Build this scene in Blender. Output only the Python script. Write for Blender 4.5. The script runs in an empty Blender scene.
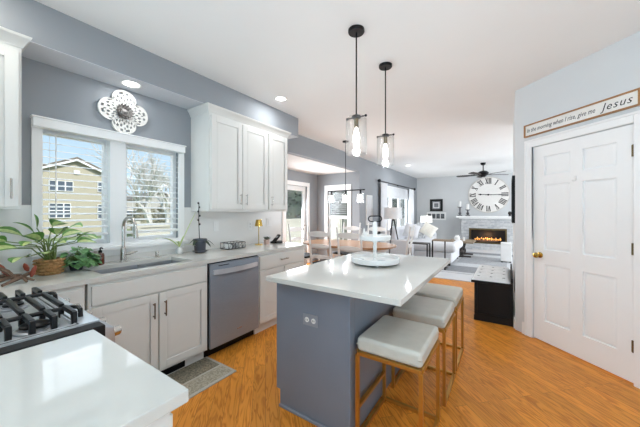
import bpy, bmesh, math, random
from mathutils import Matrix, Vector
random.seed(7)
PI = math.pi
C = bpy.context.scene.collection
sc = bpy.context.scene

# ------------------------------------------------------------------ camera, sky, sun, large lights, exposure
cam_d = bpy.data.cameras.new('camera'); cam = bpy.data.objects.new('camera', cam_d); C.objects.link(cam)
cam.location = (0, 0, 1.35); cam.rotation_euler = (PI/2, 0, math.radians(33.927))
cam_d.sensor_width = 36; cam_d.lens = 36*278/640; cam_d.shift_y = -1.5/640; cam_d.clip_start = 0.02; cam_d.clip_end = 300
sc.camera = cam
sc.view_settings.view_transform = 'Standard'; sc.view_settings.look = 'None'
sc.view_settings.gamma = 1; sc.view_settings.use_curve_mapping = False
sc.view_settings.exposure = 0.12
sc.cycles.use_denoising = True
sc.cycles.max_bounces = 10; sc.cycles.diffuse_bounces = 6; sc.cycles.transparent_max_bounces = 24
sc.cycles.sample_clamp_indirect = 6

w = bpy.data.worlds.new('sky'); sc.world = w; w.use_nodes = True
nt = w.node_tree; nt.nodes.clear()
tc = nt.nodes.new('ShaderNodeTexCoord'); sp = nt.nodes.new('ShaderNodeSeparateXYZ')
rp = nt.nodes.new('ShaderNodeValToRGB'); bgn = nt.nodes.new('ShaderNodeBackground'); wo = nt.nodes.new('ShaderNodeOutputWorld')
nt.links.new(tc.outputs['Generated'], sp.inputs[0]); nt.links.new(sp.outputs['Z'], rp.inputs[0])
rp.color_ramp.elements[0].position = 0.0; rp.color_ramp.elements[0].color = (0.80, 0.90, 0.98, 1)
rp.color_ramp.elements[1].position = 0.45; rp.color_ramp.elements[1].color = (0.34, 0.60, 0.93, 1)
e = rp.color_ramp.elements.new(0.12); e.color = (0.62, 0.82, 0.98, 1)
bgn.inputs['Strength'].default_value = 1.0
nt.links.new(rp.outputs[0], bgn.inputs['Color']); nt.links.new(bgn.outputs[0], wo.inputs[0])

def light(name, kind, loc, energy, color=(1, 1, 1), rot=(0, 0, 0), size=None, size_y=None, radius=None, parent=None):
    d = bpy.data.lights.new(name, kind); d.energy = energy; d.color = color
    if kind == 'AREA':
        d.shape = 'RECTANGLE' if size_y else 'DISK'; d.size = size
        if size_y: d.size_y = size_y
    elif radius is not None: d.shadow_soft_size = radius
    o = bpy.data.objects.new(name, d); C.objects.link(o); o.location = loc; o.rotation_euler = rot
    if parent: o.parent = parent
    return o
sun = light('sun', 'SUN', (20, 0, 30), 5.0, (1, .96, .9)); sun.data.angle = 0.02
sun.rotation_euler = Vector((-1, -.25, -.95)).to_track_quat('-Z', 'Y').to_euler()
FILL_COOL = (.58, .82, 1); SOFT = (.89, .94, 1)
# rear, side and family lamps: added fill, no windows there; others at modelled openings
light('rear_fill', 'AREA', (-.6, -2.35, .8), 125, FILL_COOL, (PI/2+1.1, 0, 0), 3.4, 1.2)
light('side_fill', 'AREA', (1.38, .3, .8), 20, FILL_COOL, (PI/2+1.1, 0, PI/2), 1.8, 1.6)
light('family_right_fill', 'AREA', (3.05, 8.6, 1.4), 175, SOFT, (PI/2-.22, 0, PI/2), 4.0, 2.0)
light('kitchen_window_skylight', 'AREA', (-4.1, 1.1, 3.1), 44, (.97, .99, 1), Vector((.85, 0, -1.0)).to_track_quat('-Z', 'Y').to_euler(), 2.6, 2.2)
light('nook_door_daylight', 'AREA', (-4.56, 5.47, 1.1), 65, SOFT, (PI/2-.25, 0, -PI/2), .8, 1.8)
light('curtain_window_daylight', 'AREA', (-3.3, 9.25, 1.1), 55, SOFT, (PI/2+.0, 0, -PI/2), 2.3, 1.8)

# ------------------------------------------------------------------ helpers
def S(r, g, b):  # sRGB 0-255 to linear
    f = lambda c: (c/255/12.92) if c/255 <= .04045 else ((c/255+.055)/1.055)**2.4
    return (f(r), f(g), f(b))

def mat(name, rgb, rough=.5, metal=0., var=.04, scale=8., bump=0., bscale=None, coat=0., spec=.5, emit=None, estr=0., stretch=None):
    m = bpy.data.materials.new(name); m.use_nodes = True
    nt = m.node_tree; p = nt.nodes['Principled BSDF']
    tc = nt.nodes.new('ShaderNodeTexCoord'); mp = nt.nodes.new('ShaderNodeMapping')
    nt.links.new(tc.outputs['Object'], mp.inputs[0])
    if stretch: mp.inputs['Scale'].default_value = stretch
    nz = nt.nodes.new('ShaderNodeTexNoise'); nz.inputs['Scale'].default_value = scale; nz.inputs['Detail'].default_value = 4
    nt.links.new(mp.outputs[0], nz.inputs['Vector'])
    rp = nt.nodes.new('ShaderNodeValToRGB')
    rp.color_ramp.elements[0].position = .3; rp.color_ramp.elements[1].position = .7
    rp.color_ramp.elements[0].color = tuple(max(0, c*(1-var)) for c in rgb)+(1,)
    rp.color_ramp.elements[1].color = tuple(min(1, c*(1+var)) for c in rgb)+(1,)
    nt.links.new(nz.outputs['Fac'], rp.inputs[0]); nt.links.new(rp.outputs[0], p.inputs['Base Color'])
    p.inputs['Roughness'].default_value = rough; p.inputs['Metallic'].default_value = metal
    p.inputs['Coat Weight'].default_value = coat; p.inputs['Specular IOR Level'].default_value = spec
    if bump:
        b = nt.nodes.new('ShaderNodeBump'); b.inputs['Strength'].default_value = bump; b.inputs['Distance'].default_value = .01
        n2 = nt.nodes.new('ShaderNodeTexNoise'); n2.inputs['Scale'].default_value = bscale or scale*6; n2.inputs['Detail'].default_value = 3
        nt.links.new(mp.outputs[0], n2.inputs['Vector'])
        nt.links.new(n2.outputs['Fac'], b.inputs['Height']); nt.links.new(b.outputs[0], p.inputs['Normal'])
    if emit:
        p.inputs['Emission Color'].default_value = tuple(emit)+(1,); p.inputs['Emission Strength'].default_value = estr
    return m

def glass_mat(name, tint=(1, 1, 1), base=.06, rough=.02, edge=.5, seeds=0.):
    m = bpy.data.materials.new(name); m.use_nodes = True; nt = m.node_tree; nt.nodes.clear()
    o = nt.nodes.new('ShaderNodeOutputMaterial'); mx = nt.nodes.new('ShaderNodeMixShader')
    t = nt.nodes.new('ShaderNodeBsdfTransparent'); g = nt.nodes.new('ShaderNodeBsdfGlossy'); lw = nt.nodes.new('ShaderNodeLayerWeight')
    t.inputs[0].default_value = tuple(tint)+(1,); g.inputs['Roughness'].default_value = rough
    lw.inputs['Blend'].default_value = .25
    mr = nt.nodes.new('ShaderNodeMapRange'); mr.inputs['To Min'].default_value = base; mr.inputs['To Max'].default_value = edge
    nt.links.new(lw.outputs['Facing'], mr.inputs['Value']); nt.links.new(mr.outputs[0], mx.inputs[0])
    nt.links.new(t.outputs[0], mx.inputs[1]); nt.links.new(g.outputs[0], mx.inputs[2]); last = mx
    if seeds:      # bubbles in the glass scatter a little light
        tl = nt.nodes.new('ShaderNodeBsdfTranslucent'); tl.inputs[0].default_value = (.95, .95, .93, 1)
        m2 = nt.nodes.new('ShaderNodeMixShader'); m2.inputs[0].default_value = seeds
        nt.links.new(mx.outputs[0], m2.inputs[1]); nt.links.new(tl.outputs[0], m2.inputs[2]); last = m2
    nt.links.new(last.outputs[0], o.inputs[0])
    return m

def brick_mat(name, c1, c2, mortar, bw, rh, ms, rough=.6, rot=(0, 0, 0), bump=.4, offset=.5, noise=0.):
    m = bpy.data.materials.new(name); m.use_nodes = True; nt = m.node_tree; p = nt.nodes['Principled BSDF']
    tc = nt.nodes.new('ShaderNodeTexCoord'); mp = nt.nodes.new('ShaderNodeMapping'); mp.inputs['Rotation'].default_value = rot
    nt.links.new(tc.outputs['Object'], mp.inputs[0])
    br = nt.nodes.new('ShaderNodeTexBrick'); br.inputs['Scale'].default_value = 1
    br.inputs['Brick Width'].default_value = bw; br.inputs['Row Height'].default_value = rh; br.inputs['Mortar Size'].default_value = ms
    br.inputs['Color1'].default_value = tuple(c1)+(1,); br.inputs['Color2'].default_value = tuple(c2)+(1,); br.inputs['Mortar'].default_value = tuple(mortar)+(1,)
    br.offset = offset
    nt.links.new(mp.outputs[0], br.inputs['Vector'])
    out = br.outputs['Color']
    if noise:
        nz = nt.nodes.new('ShaderNodeTexNoise'); nz.inputs['Scale'].default_value = 14; nz.inputs['Detail'].default_value = 5
        nt.links.new(tc.outputs['Object'], nz.inputs['Vector'])
        mr = nt.nodes.new('ShaderNodeMapRange'); mr.inputs['From Min'].default_value = .35; mr.inputs['From Max'].default_value = .65
        mr.inputs['To Min'].default_value = 1-noise; mr.inputs['To Max'].default_value = 1.0
        nt.links.new(nz.outputs['Fac'], mr.inputs['Value'])
        mx = nt.nodes.new('ShaderNodeMixRGB'); mx.blend_type = 'MULTIPLY'; mx.inputs[0].default_value = 1
        nt.links.new(out, mx.inputs[1]); nt.links.new(mr.outputs[0], mx.inputs[2]); out = mx.outputs[0]
    nt.links.new(out, p.inputs['Base Color']); p.inputs['Roughness'].default_value = rough
    b = nt.nodes.new('ShaderNodeBump'); b.inputs['Strength'].default_value = bump; b.inputs['Distance'].default_value = .004; b.invert = True
    nt.links.new(br.outputs['Fac'], b.inputs['Height']); nt.links.new(b.outputs[0], p.inputs['Normal'])
    return m

class MB:
    def __init__(s, M=None): s.bm = bmesh.new(); s.M = M or Matrix(); s.mi = 0
    def faces(s, vs, fs, M=None, bev=0, seg=2):
        T = s.M @ M if M else s.M
        v = [s.bm.verts.new(T @ Vector(p)) for p in vs]; out = []
        for f in fs:
            try: fc = s.bm.faces.new([v[i] for i in f])
            except ValueError: continue
            fc.material_index = s.mi; out.append(fc)
        if bev:
            es = list({e for f in out for e in f.edges})
            r = bmesh.ops.bevel(s.bm, geom=es, offset=bev, segments=seg, profile=.5, affect='EDGES', clamp_overlap=True)
            for f in r['faces']: f.material_index = s.mi
        return s
    def box(s, x0, y0, z0, x1, y1, z1, bev=0, M=None, seg=2):
        vs = [(x0,y0,z0),(x1,y0,z0),(x1,y1,z0),(x0,y1,z0),(x0,y0,z1),(x1,y0,z1),(x1,y1,z1),(x0,y1,z1)]
        return s.faces(vs, [(0,3,2,1),(4,5,6,7),(0,1,5,4),(1,2,6,5),(2,3,7,6),(3,0,4,7)], M, bev, seg)
    def prism(s, poly, c0, c1, M=None, bev=0):
        n = len(poly); vs = [(a, b, c0) for a, b in poly]+[(a, b, c1) for a, b in poly]
        fs = [tuple(range(n-1, -1, -1)), tuple(range(n, 2*n))]+[(i, (i+1) % n, n+(i+1) % n, n+i) for i in range(n)]
        return s.faces(vs, fs, M, bev)
    def cyl(s, p0, p1, r0, r1=None, n=16, M=None):
        return s.tube([p0, p1], [r0, r0 if r1 is None else r1], n, M=M)
    def tube(s, pts, r, n=8, closed=False, M=None, square=False):
        P = [Vector(p) for p in pts]; k = len(P); R = r if isinstance(r, (list, tuple)) else [r]*k
        vs = []; prev = None
        for i in range(k):
            if closed: t = P[(i+1) % k]-P[i-1]
            else: t = P[min(i+1, k-1)]-P[max(i-1, 0)]
            t = t.normalized() if t.length > 1e-9 else Vector((0, 0, 1))
            if prev is None:
                a = Vector((0, 0, 1)) if abs(t.z) < .9 else Vector((1, 0, 0))
                u = t.cross(a).normalized()
            else:
                u = (prev-t*prev.dot(t)); u = u.normalized() if u.length > 1e-6 else t.orthogonal().normalized()
            prev = u; v = t.cross(u)
            for j in range(n):
                a = 2*PI*(j+(.5 if square else 0))/n
                vs.append(P[i]+(u*math.cos(a)+v*math.sin(a))*R[i]*(1.414 if square else 1))
        fs = []
        m = k if closed else k-1
        for i in range(m):
            i2 = (i+1) % k
            for j in range(n): fs.append((i*n+j, i*n+(j+1) % n, i2*n+(j+1) % n, i2*n+j))
        if not closed: fs += [tuple(range(n-1, -1, -1)), tuple(range((k-1)*n, k*n))]
        return s.faces(vs, fs, M)
    def lathe(s, prof, c=(0, 0, 0), n=28, M=None, closed=False):
        vs = []; k = len(prof)
        for r, z in prof:
            for j in range(n):
                a = 2*PI*j/n; vs.append((c[0]+max(r, 1e-4)*math.cos(a), c[1]+max(r, 1e-4)*math.sin(a), c[2]+z))
        fs = []
        for i in range(k if closed else k-1):
            i2 = (i+1) % k
            for j in range(n): fs.append((i*n+j, i*n+(j+1) % n, i2*n+(j+1) % n, i2*n+j))
        if not closed:
            fs += [tuple(range(n-1, -1, -1)), tuple(range((k-1)*n, k*n))]
        return s.faces(vs, fs, M)
    def ball(s, c, r, sx=1, sy=1, sz=1, n=14, M=None):
        k = 8; return s.faces(*s._ball(c, r, sx, sy, sz, n, k), M)
    def _ball(s, c, r, sx, sy, sz, n, k):
        vs = []
        for i in range(k+1):
            t = PI*i/k; q = max(math.sin(t), .02)
            for j in range(n):
                a = 2*PI*j/n; vs.append((c[0]+r*sx*q*math.cos(a), c[1]+r*sy*q*math.sin(a), c[2]-r*sz*math.cos(t)))
        fs = [(i*n+j, i*n+(j+1) % n, (i+1)*n+(j+1) % n, (i+1)*n+j) for i in range(k) for j in range(n)]
        fs += [tuple(range(n-1, -1, -1)), tuple(range(k*n, k*n+n))]
        return vs, fs
    def slab(s, xs, ys, holes, c0, c1, M=None):
        """plate over the grid xs x ys between c0 and c1, open at the cells in holes"""
        nx, ny = len(xs)-1, len(ys)-1
        keep = lambda i, j: 0 <= i < nx and 0 <= j < ny and (i, j) not in holes
        vs = []; idx = {}
        for c in (0, 1):
            for i in range(nx+1):
                for j in range(ny+1): idx[(i, j, c)] = len(vs); vs.append((xs[i], ys[j], (c0, c1)[c]))
        fs = []
        for i in range(nx):
            for j in range(ny):
                if not keep(i, j): continue
                g = lambda a, b, c: idx[(a, b, c)]
                fs.append((g(i,j,1), g(i+1,j,1), g(i+1,j+1,1), g(i,j+1,1))); fs.append((g(i,j,0), g(i,j+1,0), g(i+1,j+1,0), g(i+1,j,0)))
                if not keep(i-1, j): fs.append((g(i,j,0), g(i,j,1), g(i,j+1,1), g(i,j+1,0)))
                if not keep(i+1, j): fs.append((g(i+1,j,0), g(i+1,j+1,0), g(i+1,j+1,1), g(i+1,j,1)))
                if not keep(i, j-1): fs.append((g(i,j,0), g(i+1,j,0), g(i+1,j,1), g(i,j,1)))
                if not keep(i, j+1): fs.append((g(i,j+1,0), g(i,j+1,1), g(i+1,j+1,1), g(i+1,j+1,0)))
        return s.faces(vs, fs, M)
    def leaf(s, base, d, length, width, droop=.4, two=False, n=6, roll=0):
        d = Vector(d).normalized(); side = d.cross(Vector((0, 0, 1)))
        side = side.normalized() if side.length > 1e-3 else Vector((1, 0, 0))
        if roll: side = Matrix.Rotation(roll, 3, d) @ side
        vs = []
        for i in range(n+1):
            t = i/n; p = Vector(base)+d*length*t+Vector((0, 0, -droop*length*t*t))
            wd = width*.5*math.sin(PI*min(t*.95+.03, 1))**.8
            up = side.cross(d)
            vs += [p-side*wd+up*wd*.25, p-side*wd*.45+up*wd*.06, p, p+side*wd*.45+up*wd*.06, p+side*wd+up*wd*.25]
        mi = s.mi
        for j in range(4):
            s.mi = mi+(1 if two and j in (1, 2) else 0)
            sub = []
            s.faces([vs[i*5+j+k] for i in range(n+1) for k in (0, 1)], [(2*i, 2*i+1, 2*i+3, 2*i+2) for i in range(n)])
        s.mi = mi
        return s
    def build(s, name, m, parent=None, local=False, smooth=35):
        bmesh.ops.remove_doubles(s.bm, verts=s.bm.verts, dist=1e-6)
        bmesh.ops.recalc_face_normals(s.bm, faces=s.bm.faces)
        if parent is not None and not local:
            off = Vector(); q = parent
            while q: off += q.location; q = q.parent
            bmesh.ops.translate(s.bm, verts=s.bm.verts, vec=-off)
        me = bpy.data.meshes.new(name); s.bm.to_mesh(me); s.bm.free()
        for x in (m if isinstance(m, (list, tuple)) else [m]): me.materials.append(x)
        if smooth:
            me.shade_smooth(); me.set_sharp_from_angle(angle=math.radians(smooth))
        o = bpy.data.objects.new(name, me); C.objects.link(o)
        if smooth == 35:
            wm = o.modifiers.new('weighted_normals', 'WEIGHTED_NORMAL'); wm.keep_sharp = True; wm.weight = 80
        if parent is not None: o.parent = parent
        return o

def thing(name, label, cat, loc=(0, 0, 0), rz=0, group=None):
    o = bpy.data.objects.new(name, None); C.objects.link(o); o.empty_display_size = .1
    o.location = loc; o.rotation_euler = (0, 0, rz); o['label'] = label; o['category'] = cat
    if group: o['group'] = group
    return o
def tag(o, label, cat, group=None):
    o['label'] = label; o['category'] = cat
    if group: o['group'] = group
    return o
def struct(o, label=None, cat=None):
    o['kind'] = 'structure'
    if label: o['label'] = label
    if cat: o['category'] = cat
    return o
def dup(root, loc, rz, label=None, group=None):
    r = root.copy(); C.objects.link(r); r.location = loc; r.rotation_euler = (0, 0, rz)
    if label: r['label'] = label
    if group: r['group'] = group
    for ch in list(root.children):
        c = ch.copy(); C.objects.link(c); c.parent = r
        for g in ch.children:
            d = g.copy(); C.objects.link(d); d.parent = c
    return r
def basis(o, a, b, c):
    M = Matrix.Identity(4)
    for i, v in enumerate((a, b, c)):
        for k in range(3): M[k][i] = v[k]
    for k in range(3): M[k][3] = o[k]
    return M
FX = lambda x, y, z: basis((x, y, z), (0, 1, 0), (0, 0, 1), (1, 0, 0))       # a face that looks towards +X (a = Y, b = Z)
FYN = lambda x, y, z: basis((x, y, z), (1, 0, 0), (0, 0, 1), (0, -1, 0))     # a face that looks towards -Y
def raised(mb, M, w, h, t=.02, fr=.055):
    """cabinet or door leaf with a raised panel: lower left corner at the origin, c outwards"""
    mb.box(0, 0, 0, fr, h, t, .002, M); mb.box(w-fr, 0, 0, w, h, t, .002, M)
    mb.box(fr, 0, 0, w-fr, fr, t, .002, M); mb.box(fr, h-fr, 0, w-fr, h, t, .002, M)
    panel(mb, M, fr, fr, w-fr, h-fr, t)
def panel(mb, M, a0, b0, a1, b1, t, lo=.62, hi=.94):
    mb.box(a0, b0, 0, a1, b1, t*lo, 0, M)
    i, j = .006, min(.032, (a1-a0)*.22)
    vs = [(a0+i, b0+i, t*lo), (a1-i, b0+i, t*lo), (a1-i, b1-i, t*lo), (a0+i, b1-i, t*lo),
          (a0+j, b0+j, t*hi), (a1-j, b0+j, t*hi), (a1-j, b1-j, t*hi), (a0+j, b1-j, t*hi)]
    mb.faces(vs, [(4,5,6,7), (0,1,5,4), (1,2,6,5), (2,3,7,6), (3,0,4,7)], M)
def bar_pull(mb, p0, p1, out, r=.005, stand=.028):
    p0, p1, out = Vector(p0), Vector(p1), Vector(out)
    d = (p1-p0).normalized()*.015
    mb.cyl(p0+out*stand, p1+out*stand, r, n=10)
    for q in (p0+d, p1-d): mb.cyl(q, q+out*stand, r*.8, n=8)

# ------------------------------------------------------------------ materials
M_wall = mat('paint_blue_grey', S(150, 154, 158), .7, var=.015, scale=3, bump=.04, bscale=180)
M_wall_far_lit = mat('fireplace_wall_lit', S(203, 205, 206), .7, var=.015, scale=3, bump=.04, bscale=180)  # wall grey lightened in place of daylight falling on the fireplace wall
M_wall_light = mat('wall_grey_lit', S(221, 224, 225), .65, var=.012, scale=3, bump=.04, bscale=180)  # wall grey made paler to carry the brighter light by the pantry
M_ceil = mat('ceiling_paint', S(244, 244, 242), .8, var=.008, scale=2, bump=.03, bscale=200)
M_trim = mat('white_trim_paint', S(248, 248, 247), .35, var=.008, scale=4)
M_cab = mat('cabinet_paint', S(226, 225, 220), .4, var=.01, scale=5)
M_island = mat('island_paint', S(127, 135, 148), .45, var=.02, scale=6)
M_quartz = mat('white_quartz', S(215, 214, 208), .06, var=.025, scale=5, spec=.6)
M_black = mat('black_metal', S(26, 26, 28), .4, .6, var=.1)
M_iron = mat('cast_iron', S(24, 24, 26), .38, .3, var=.15, bump=.1, bscale=120)
M_steel = mat('brushed_steel', S(176, 178, 182), .3, .9, var=.05, scale=30, stretch=(1, 1, 12))
M_cooktop = mat('cooktop_steel', S(214, 216, 218), .25, .4, var=.03, scale=30)
M_dwsteel = mat('dishwasher_steel', S(158, 168, 180), .42, .5, var=.05, scale=26, stretch=(1, 1, 14))
M_nickel = mat('brushed_nickel', S(196, 192, 186), .25, 1., var=.04, scale=30)
M_brass = mat('aged_brass', S(196, 150, 76), .34, .85, var=.08, scale=14)
M_gold = mat('polished_gold', S(200, 165, 85), .25, .9, var=.05)
M_antique = mat('antique_bronze', S(112, 98, 70), .35, .9, var=.08)
M_leather = mat('cream_leather', S(206, 204, 194), .42, var=.04, scale=16, bump=.12, bscale=160)
M_white = mat('white_paint', S(238, 238, 236), .4, var=.012)
M_fabric = mat('white_fabric', S(226, 227, 230), .9, var=.04, scale=40, bump=.25, bscale=260)
M_grayfab = mat('grey_fabric', S(168, 172, 176), .9, var=.06, scale=40, bump=.25, bscale=240)
M_creamfab = mat('cream_fabric', S(236, 233, 222), .9, var=.05, scale=30, bump=.25, bscale=240)
M_patfab = mat('patterned_fabric', S(185, 186, 188), .9, var=.45, scale=22)
M_curtain = mat('curtain_fabric', S(240, 241, 243), .85, var=.02, scale=20)
M_shadefab = mat('lamp_shade_fabric', S(244, 243, 240), .8, var=.015, emit=(1, .97, .92), estr=.25)
M_oak = mat('table_oak', S(176, 128, 84), .3, var=.16, scale=6, stretch=(1, 8, 1), coat=.3)
M_rustic = mat('rustic_wood', S(140, 122, 98), .55, var=.2, scale=6, stretch=(1, 6, 1), bump=.2)
M_darkwood = mat('dark_wood', S(45, 40, 37), .5, var=.2, scale=10)
M_blackpaint = mat('black_satin_paint', S(17, 16, 17), .55, var=.2, scale=5, spec=.3)
M_plastic = mat('white_plastic', S(238, 238, 236), .35, var=.01)
M_dark = mat('dark_slot', S(30, 30, 32), .6)
M_bulb = mat('lit_bulb', (1, .97, .92), .4, emit=(1, .95, .87), estr=12)
M_can = mat('lit_lens', (1, .98, .95), .4, emit=(1, .97, .93), estr=6)
M_glass = glass_mat('clear_glass')
M_pane = glass_mat('window_glass', (.985, .99, .99), .012, .2, .35)
M_shadeglass = glass_mat('seeded_glass', (.985, .985, .98), .035, .10, .42, .003)
M_leafg = mat('leaf_green', S(96, 146, 66), .4, var=.25, scale=24)
M_leafy = mat('leaf_variegated', S(206, 218, 150), .4, var=.2, scale=60)
M_ivy = mat('ivy_green', S(122, 168, 110), .4, var=.3, scale=50)
M_stem = mat('plant_stem', S(110, 128, 66), .5, var=.15)
M_soil = mat('potting_soil', S(62, 48, 38), .9, var=.3, scale=60, bump=.5)
M_wicker = mat('wicker', S(176, 134, 86), .65, var=.25, scale=50, bump=.4)
M_drift = mat('driftwood', S(112, 88, 72), .8, var=.25, scale=25, bump=.4)
M_pod = mat('red_pod', S(140, 66, 48), .5, var=.3, scale=40)
M_amber = mat('amber_glass', S(96, 40, 22), .12, var=.1, spec=.7, coat=.5)
M_charc = mat('charcoal_ceramic', S(70, 74, 84), .35, var=.08)
M_terra = mat('blush_ceramic', S(206, 178, 168), .5, var=.06)

# oak floor: boards laid at 45 degrees to the walls
def floor_material():
    m = bpy.data.materials.new('oak_boards'); m.use_nodes = True; nt = m.node_tree; p = nt.nodes['Principled BSDF']
    L = nt.links.new
    tc = nt.nodes.new('ShaderNodeTexCoord'); mp = nt.nodes.new('ShaderNodeMapping'); mp.inputs['Rotation'].default_value = (0, 0, math.radians(45))
    L(tc.outputs['Object'], mp.inputs[0])
    br = nt.nodes.new('ShaderNodeTexBrick'); br.inputs['Scale'].default_value = 1; br.offset = .37; br.offset_frequency = 2
    br.inputs['Brick Width'].default_value = 1.25; br.inputs['Row Height'].default_value = .092; br.inputs['Mortar Size'].default_value = .0012
    br.inputs['Mortar Smooth'].default_value = .1; br.inputs['Bias'].default_value = 0
    br.inputs['Color1'].default_value = (0, 0, 0, 1); br.inputs['Color2'].default_value = (1, 1, 1, 1); br.inputs['Mortar'].default_value = (.5, .5, .5, 1)
    L(mp.outputs[0], br.inputs['Vector'])
    # grain: long streaks plus cathedral rings, shifted board by board
    add = nt.nodes.new('ShaderNodeVectorMath'); add.operation = 'ADD'
    sc3 = nt.nodes.new('ShaderNodeVectorMath'); sc3.operation = 'SCALE'; sc3.inputs['Scale'].default_value = 7.3
    L(br.outputs['Color'], sc3.inputs[0]); L(mp.outputs[0], add.inputs[0]); L(sc3.outputs[0], add.inputs[1])
    m2 = nt.nodes.new('ShaderNodeMapping'); m2.inputs['Scale'].default_value = (1.9, 14, 1); L(add.outputs[0], m2.inputs[0])
    wv = nt.nodes.new('ShaderNodeTexNoise'); wv.inputs['Scale'].default_value = 1.0; wv.inputs['Detail'].default_value = 2.5; wv.inputs['Distortion'].default_value = .6
    L(m2.outputs[0], wv.inputs['Vector'])
    mul = nt.nodes.new('ShaderNodeMath'); mul.operation = 'MULTIPLY'; mul.inputs[1].default_value = 58; L(wv.outputs['Fac'], mul.inputs[0])
    sn = nt.nodes.new('ShaderNodeMath'); sn.operation = 'SINE'; L(mul.outputs[0], sn.inputs[0])
    m3 = nt.nodes.new('ShaderNodeMapping'); m3.inputs['Scale'].default_value = (3, 90, 1); L(add.outputs[0], m3.inputs[0])
    n3 = nt.nodes.new('ShaderNodeTexNoise'); n3.inputs['Scale'].default_value = 1; n3.inputs['Detail'].default_value = 4; L(m3.outputs[0], n3.inputs['Vector'])
    mr = nt.nodes.new('ShaderNodeMapRange'); mr.inputs['From Min'].default_value = -1; mr.inputs['From Max'].default_value = 1; L(sn.outputs[0], mr.inputs['Value'])
    pw = nt.nodes.new('ShaderNodeMath'); pw.operation = 'POWER'; pw.inputs[1].default_value = 2.2; L(mr.outputs[0], pw.inputs[0])
    mixv = nt.nodes.new('ShaderNodeMath'); mixv.operation = 'MULTIPLY'; L(pw.outputs[0], mixv.inputs[0]); L(n3.outputs['Fac'], mixv.inputs[1])
    rp = nt.nodes.new('ShaderNodeValToRGB'); L(mixv.outputs[0], rp.inputs[0])
    rp.color_ramp.elements[0].position = .0; rp.color_ramp.elements[0].color = S(228, 150, 58)+(1,)
    rp.color_ramp.elements[1].position = .75; rp.color_ramp.elements[1].color = S(184, 104, 30)+(1,)
    # board to board tone
    mr2 = nt.nodes.new('ShaderNodeMapRange'); mr2.inputs['To Min'].default_value = .86; mr2.inputs['To Max'].default_value = 1.06; L(br.outputs['Color'], mr2.inputs['Value'])
    mx = nt.nodes.new('ShaderNodeMixRGB'); mx.blend_type = 'MULTIPLY'; mx.inputs[0].default_value = 1; L(rp.outputs[0], mx.inputs[1]); L(mr2.outputs[0], mx.inputs[2])
    mx2 = nt.nodes.new('ShaderNodeMixRGB'); L(br.outputs['Fac'], mx2.inputs[0]); L(mx.outputs[0], mx2.inputs[1]); mx2.inputs[2].default_value = S(150, 90, 40)+(1,)
    L(mx2.outputs[0], p.inputs['Base Color']); p.inputs['Roughness'].default_value = .34; p.inputs['Specular IOR Level'].default_value = .22
    return m
M_floor = floor_material()
M_tile = brick_mat('backsplash_tile', S(236, 235, 232), S(232, 231, 228), S(222, 221, 218), .6, .3, .002, .2, rot=(PI/2, 0, PI/2), bump=.15)
M_stone = brick_mat('whitewashed_brick', S(212, 212, 211), S(180, 183, 187), S(204, 204, 203), .19, .06, .006, .8, rot=(-PI/2, 0, 0), bump=.9, noise=.18)
M_siding = brick_mat('lap_siding', S(208, 199, 176), S(203, 194, 170), S(174, 166, 146), 8., .2, .015, .7, rot=(PI/2, 0, PI/2), bump=.5)
M_fence = brick_mat('vinyl_fence', S(196, 193, 178), S(192, 189, 174), S(150, 148, 138), .15, 4., .004, .5, rot=(-PI/2, 0, 0), bump=.3)
M_shingle = mat('roof_shingles', S(120, 112, 102), .9, var=.25, scale=6)
M_grass = mat('lawn_grass', S(120, 132, 82), .95, var=.25, scale=1.2)
M_carpet = mat('pale_carpet', S(206, 208, 210), .95, var=.05, scale=60, bump=.4, bscale=300)
M_bark = mat('bare_bark', S(214, 209, 203), .9, var=.25, scale=12)
M_evergreen = mat('evergreen_foliage', S(58, 74, 56), .8, var=.4, scale=4)
M_hedge = mat('winter_hedge', S(150, 146, 124), .9, var=.4, scale=5)

# ------------------------------------------------------------------ the room shell
X0, XH = -2.87, -3.10       # kitchen window wall, family room wall / nook header
YN, YF = 6.40, 11.80        # far wall of the nook, fireplace wall
def wall(name, m, fn, **kw):
    mb = MB(); fn(mb); return struct(mb.build(name, m, **kw))
struct(MB().box(-4.6, -2.7, -.1, 3.3, 12, 0).build('floor', M_floor))
struct(MB().box(-3.1, 6.05, 0, 3.2, 11.8, .012).build('floor_carpet', M_carpet), )
struct(MB().box(-3.2, -2.7, 2.74, 3.3, 12, 2.86).build('ceiling', M_ceil))
struct(MB().box(-4.55, 3.1, 2.38, -3.2, 6.55, 2.5).build('ceiling_nook', M_ceil))
# a = Y, b = Z, slab along X
WYZ = lambda x: basis((x, 0, 0), (0, 1, 0), (0, 0, 1), (1, 0, 0))
WXZ = lambda y: basis((0, y, 0), (1, 0, 0), (0, 0, 1), (0, -1, 0))
WY0, WY1, WZ0, WZ1 = .55, 1.605, 1.07, 1.99
wall('wall_left', M_wall, lambda mb: mb.slab([-2.6, WY0, WY1, 3.2], [0, WZ0, WZ1, 2.74], {(1, 1)}, -.13, 0, WYZ(X0)))
wall('wall_nook_near', M_wall, lambda mb: mb.box(-4.52, 3.08, 0, X0-.13, 3.2, 2.74))
DY0, DY1, DZ1 = 5.02, 5.93, 2.03
wall('wall_nook_left', M_wall, lambda mb: mb.slab([3.2, DY0, DY1, YN], [0, DZ1, 2.5], {(1, 0)}, -.12, 0, WYZ(-4.4)))
wall('wall_nook_far', M_wall, lambda mb: mb.slab([-4.52, -4.06, -3.42, XH-.12], [0, .48, 1.97, 2.5], {(1, 1)}, -.12, 0, WXZ(YN)))
wall('wall_header', M_wall, lambda mb: mb.box(XH-.12, 3.2, 2.38, XH, YN, 2.74))
FY0, FY1, FZ0, FZ1 = 7.95, 10.55, .12, 2.08
wall('wall_family', M_wall, lambda mb: mb.slab([YN, FY0, FY1, YF+.12], [0, FZ0, FZ1, 2.74], {(1, 1)}, -.12, 0, WYZ(XH)))
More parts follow.
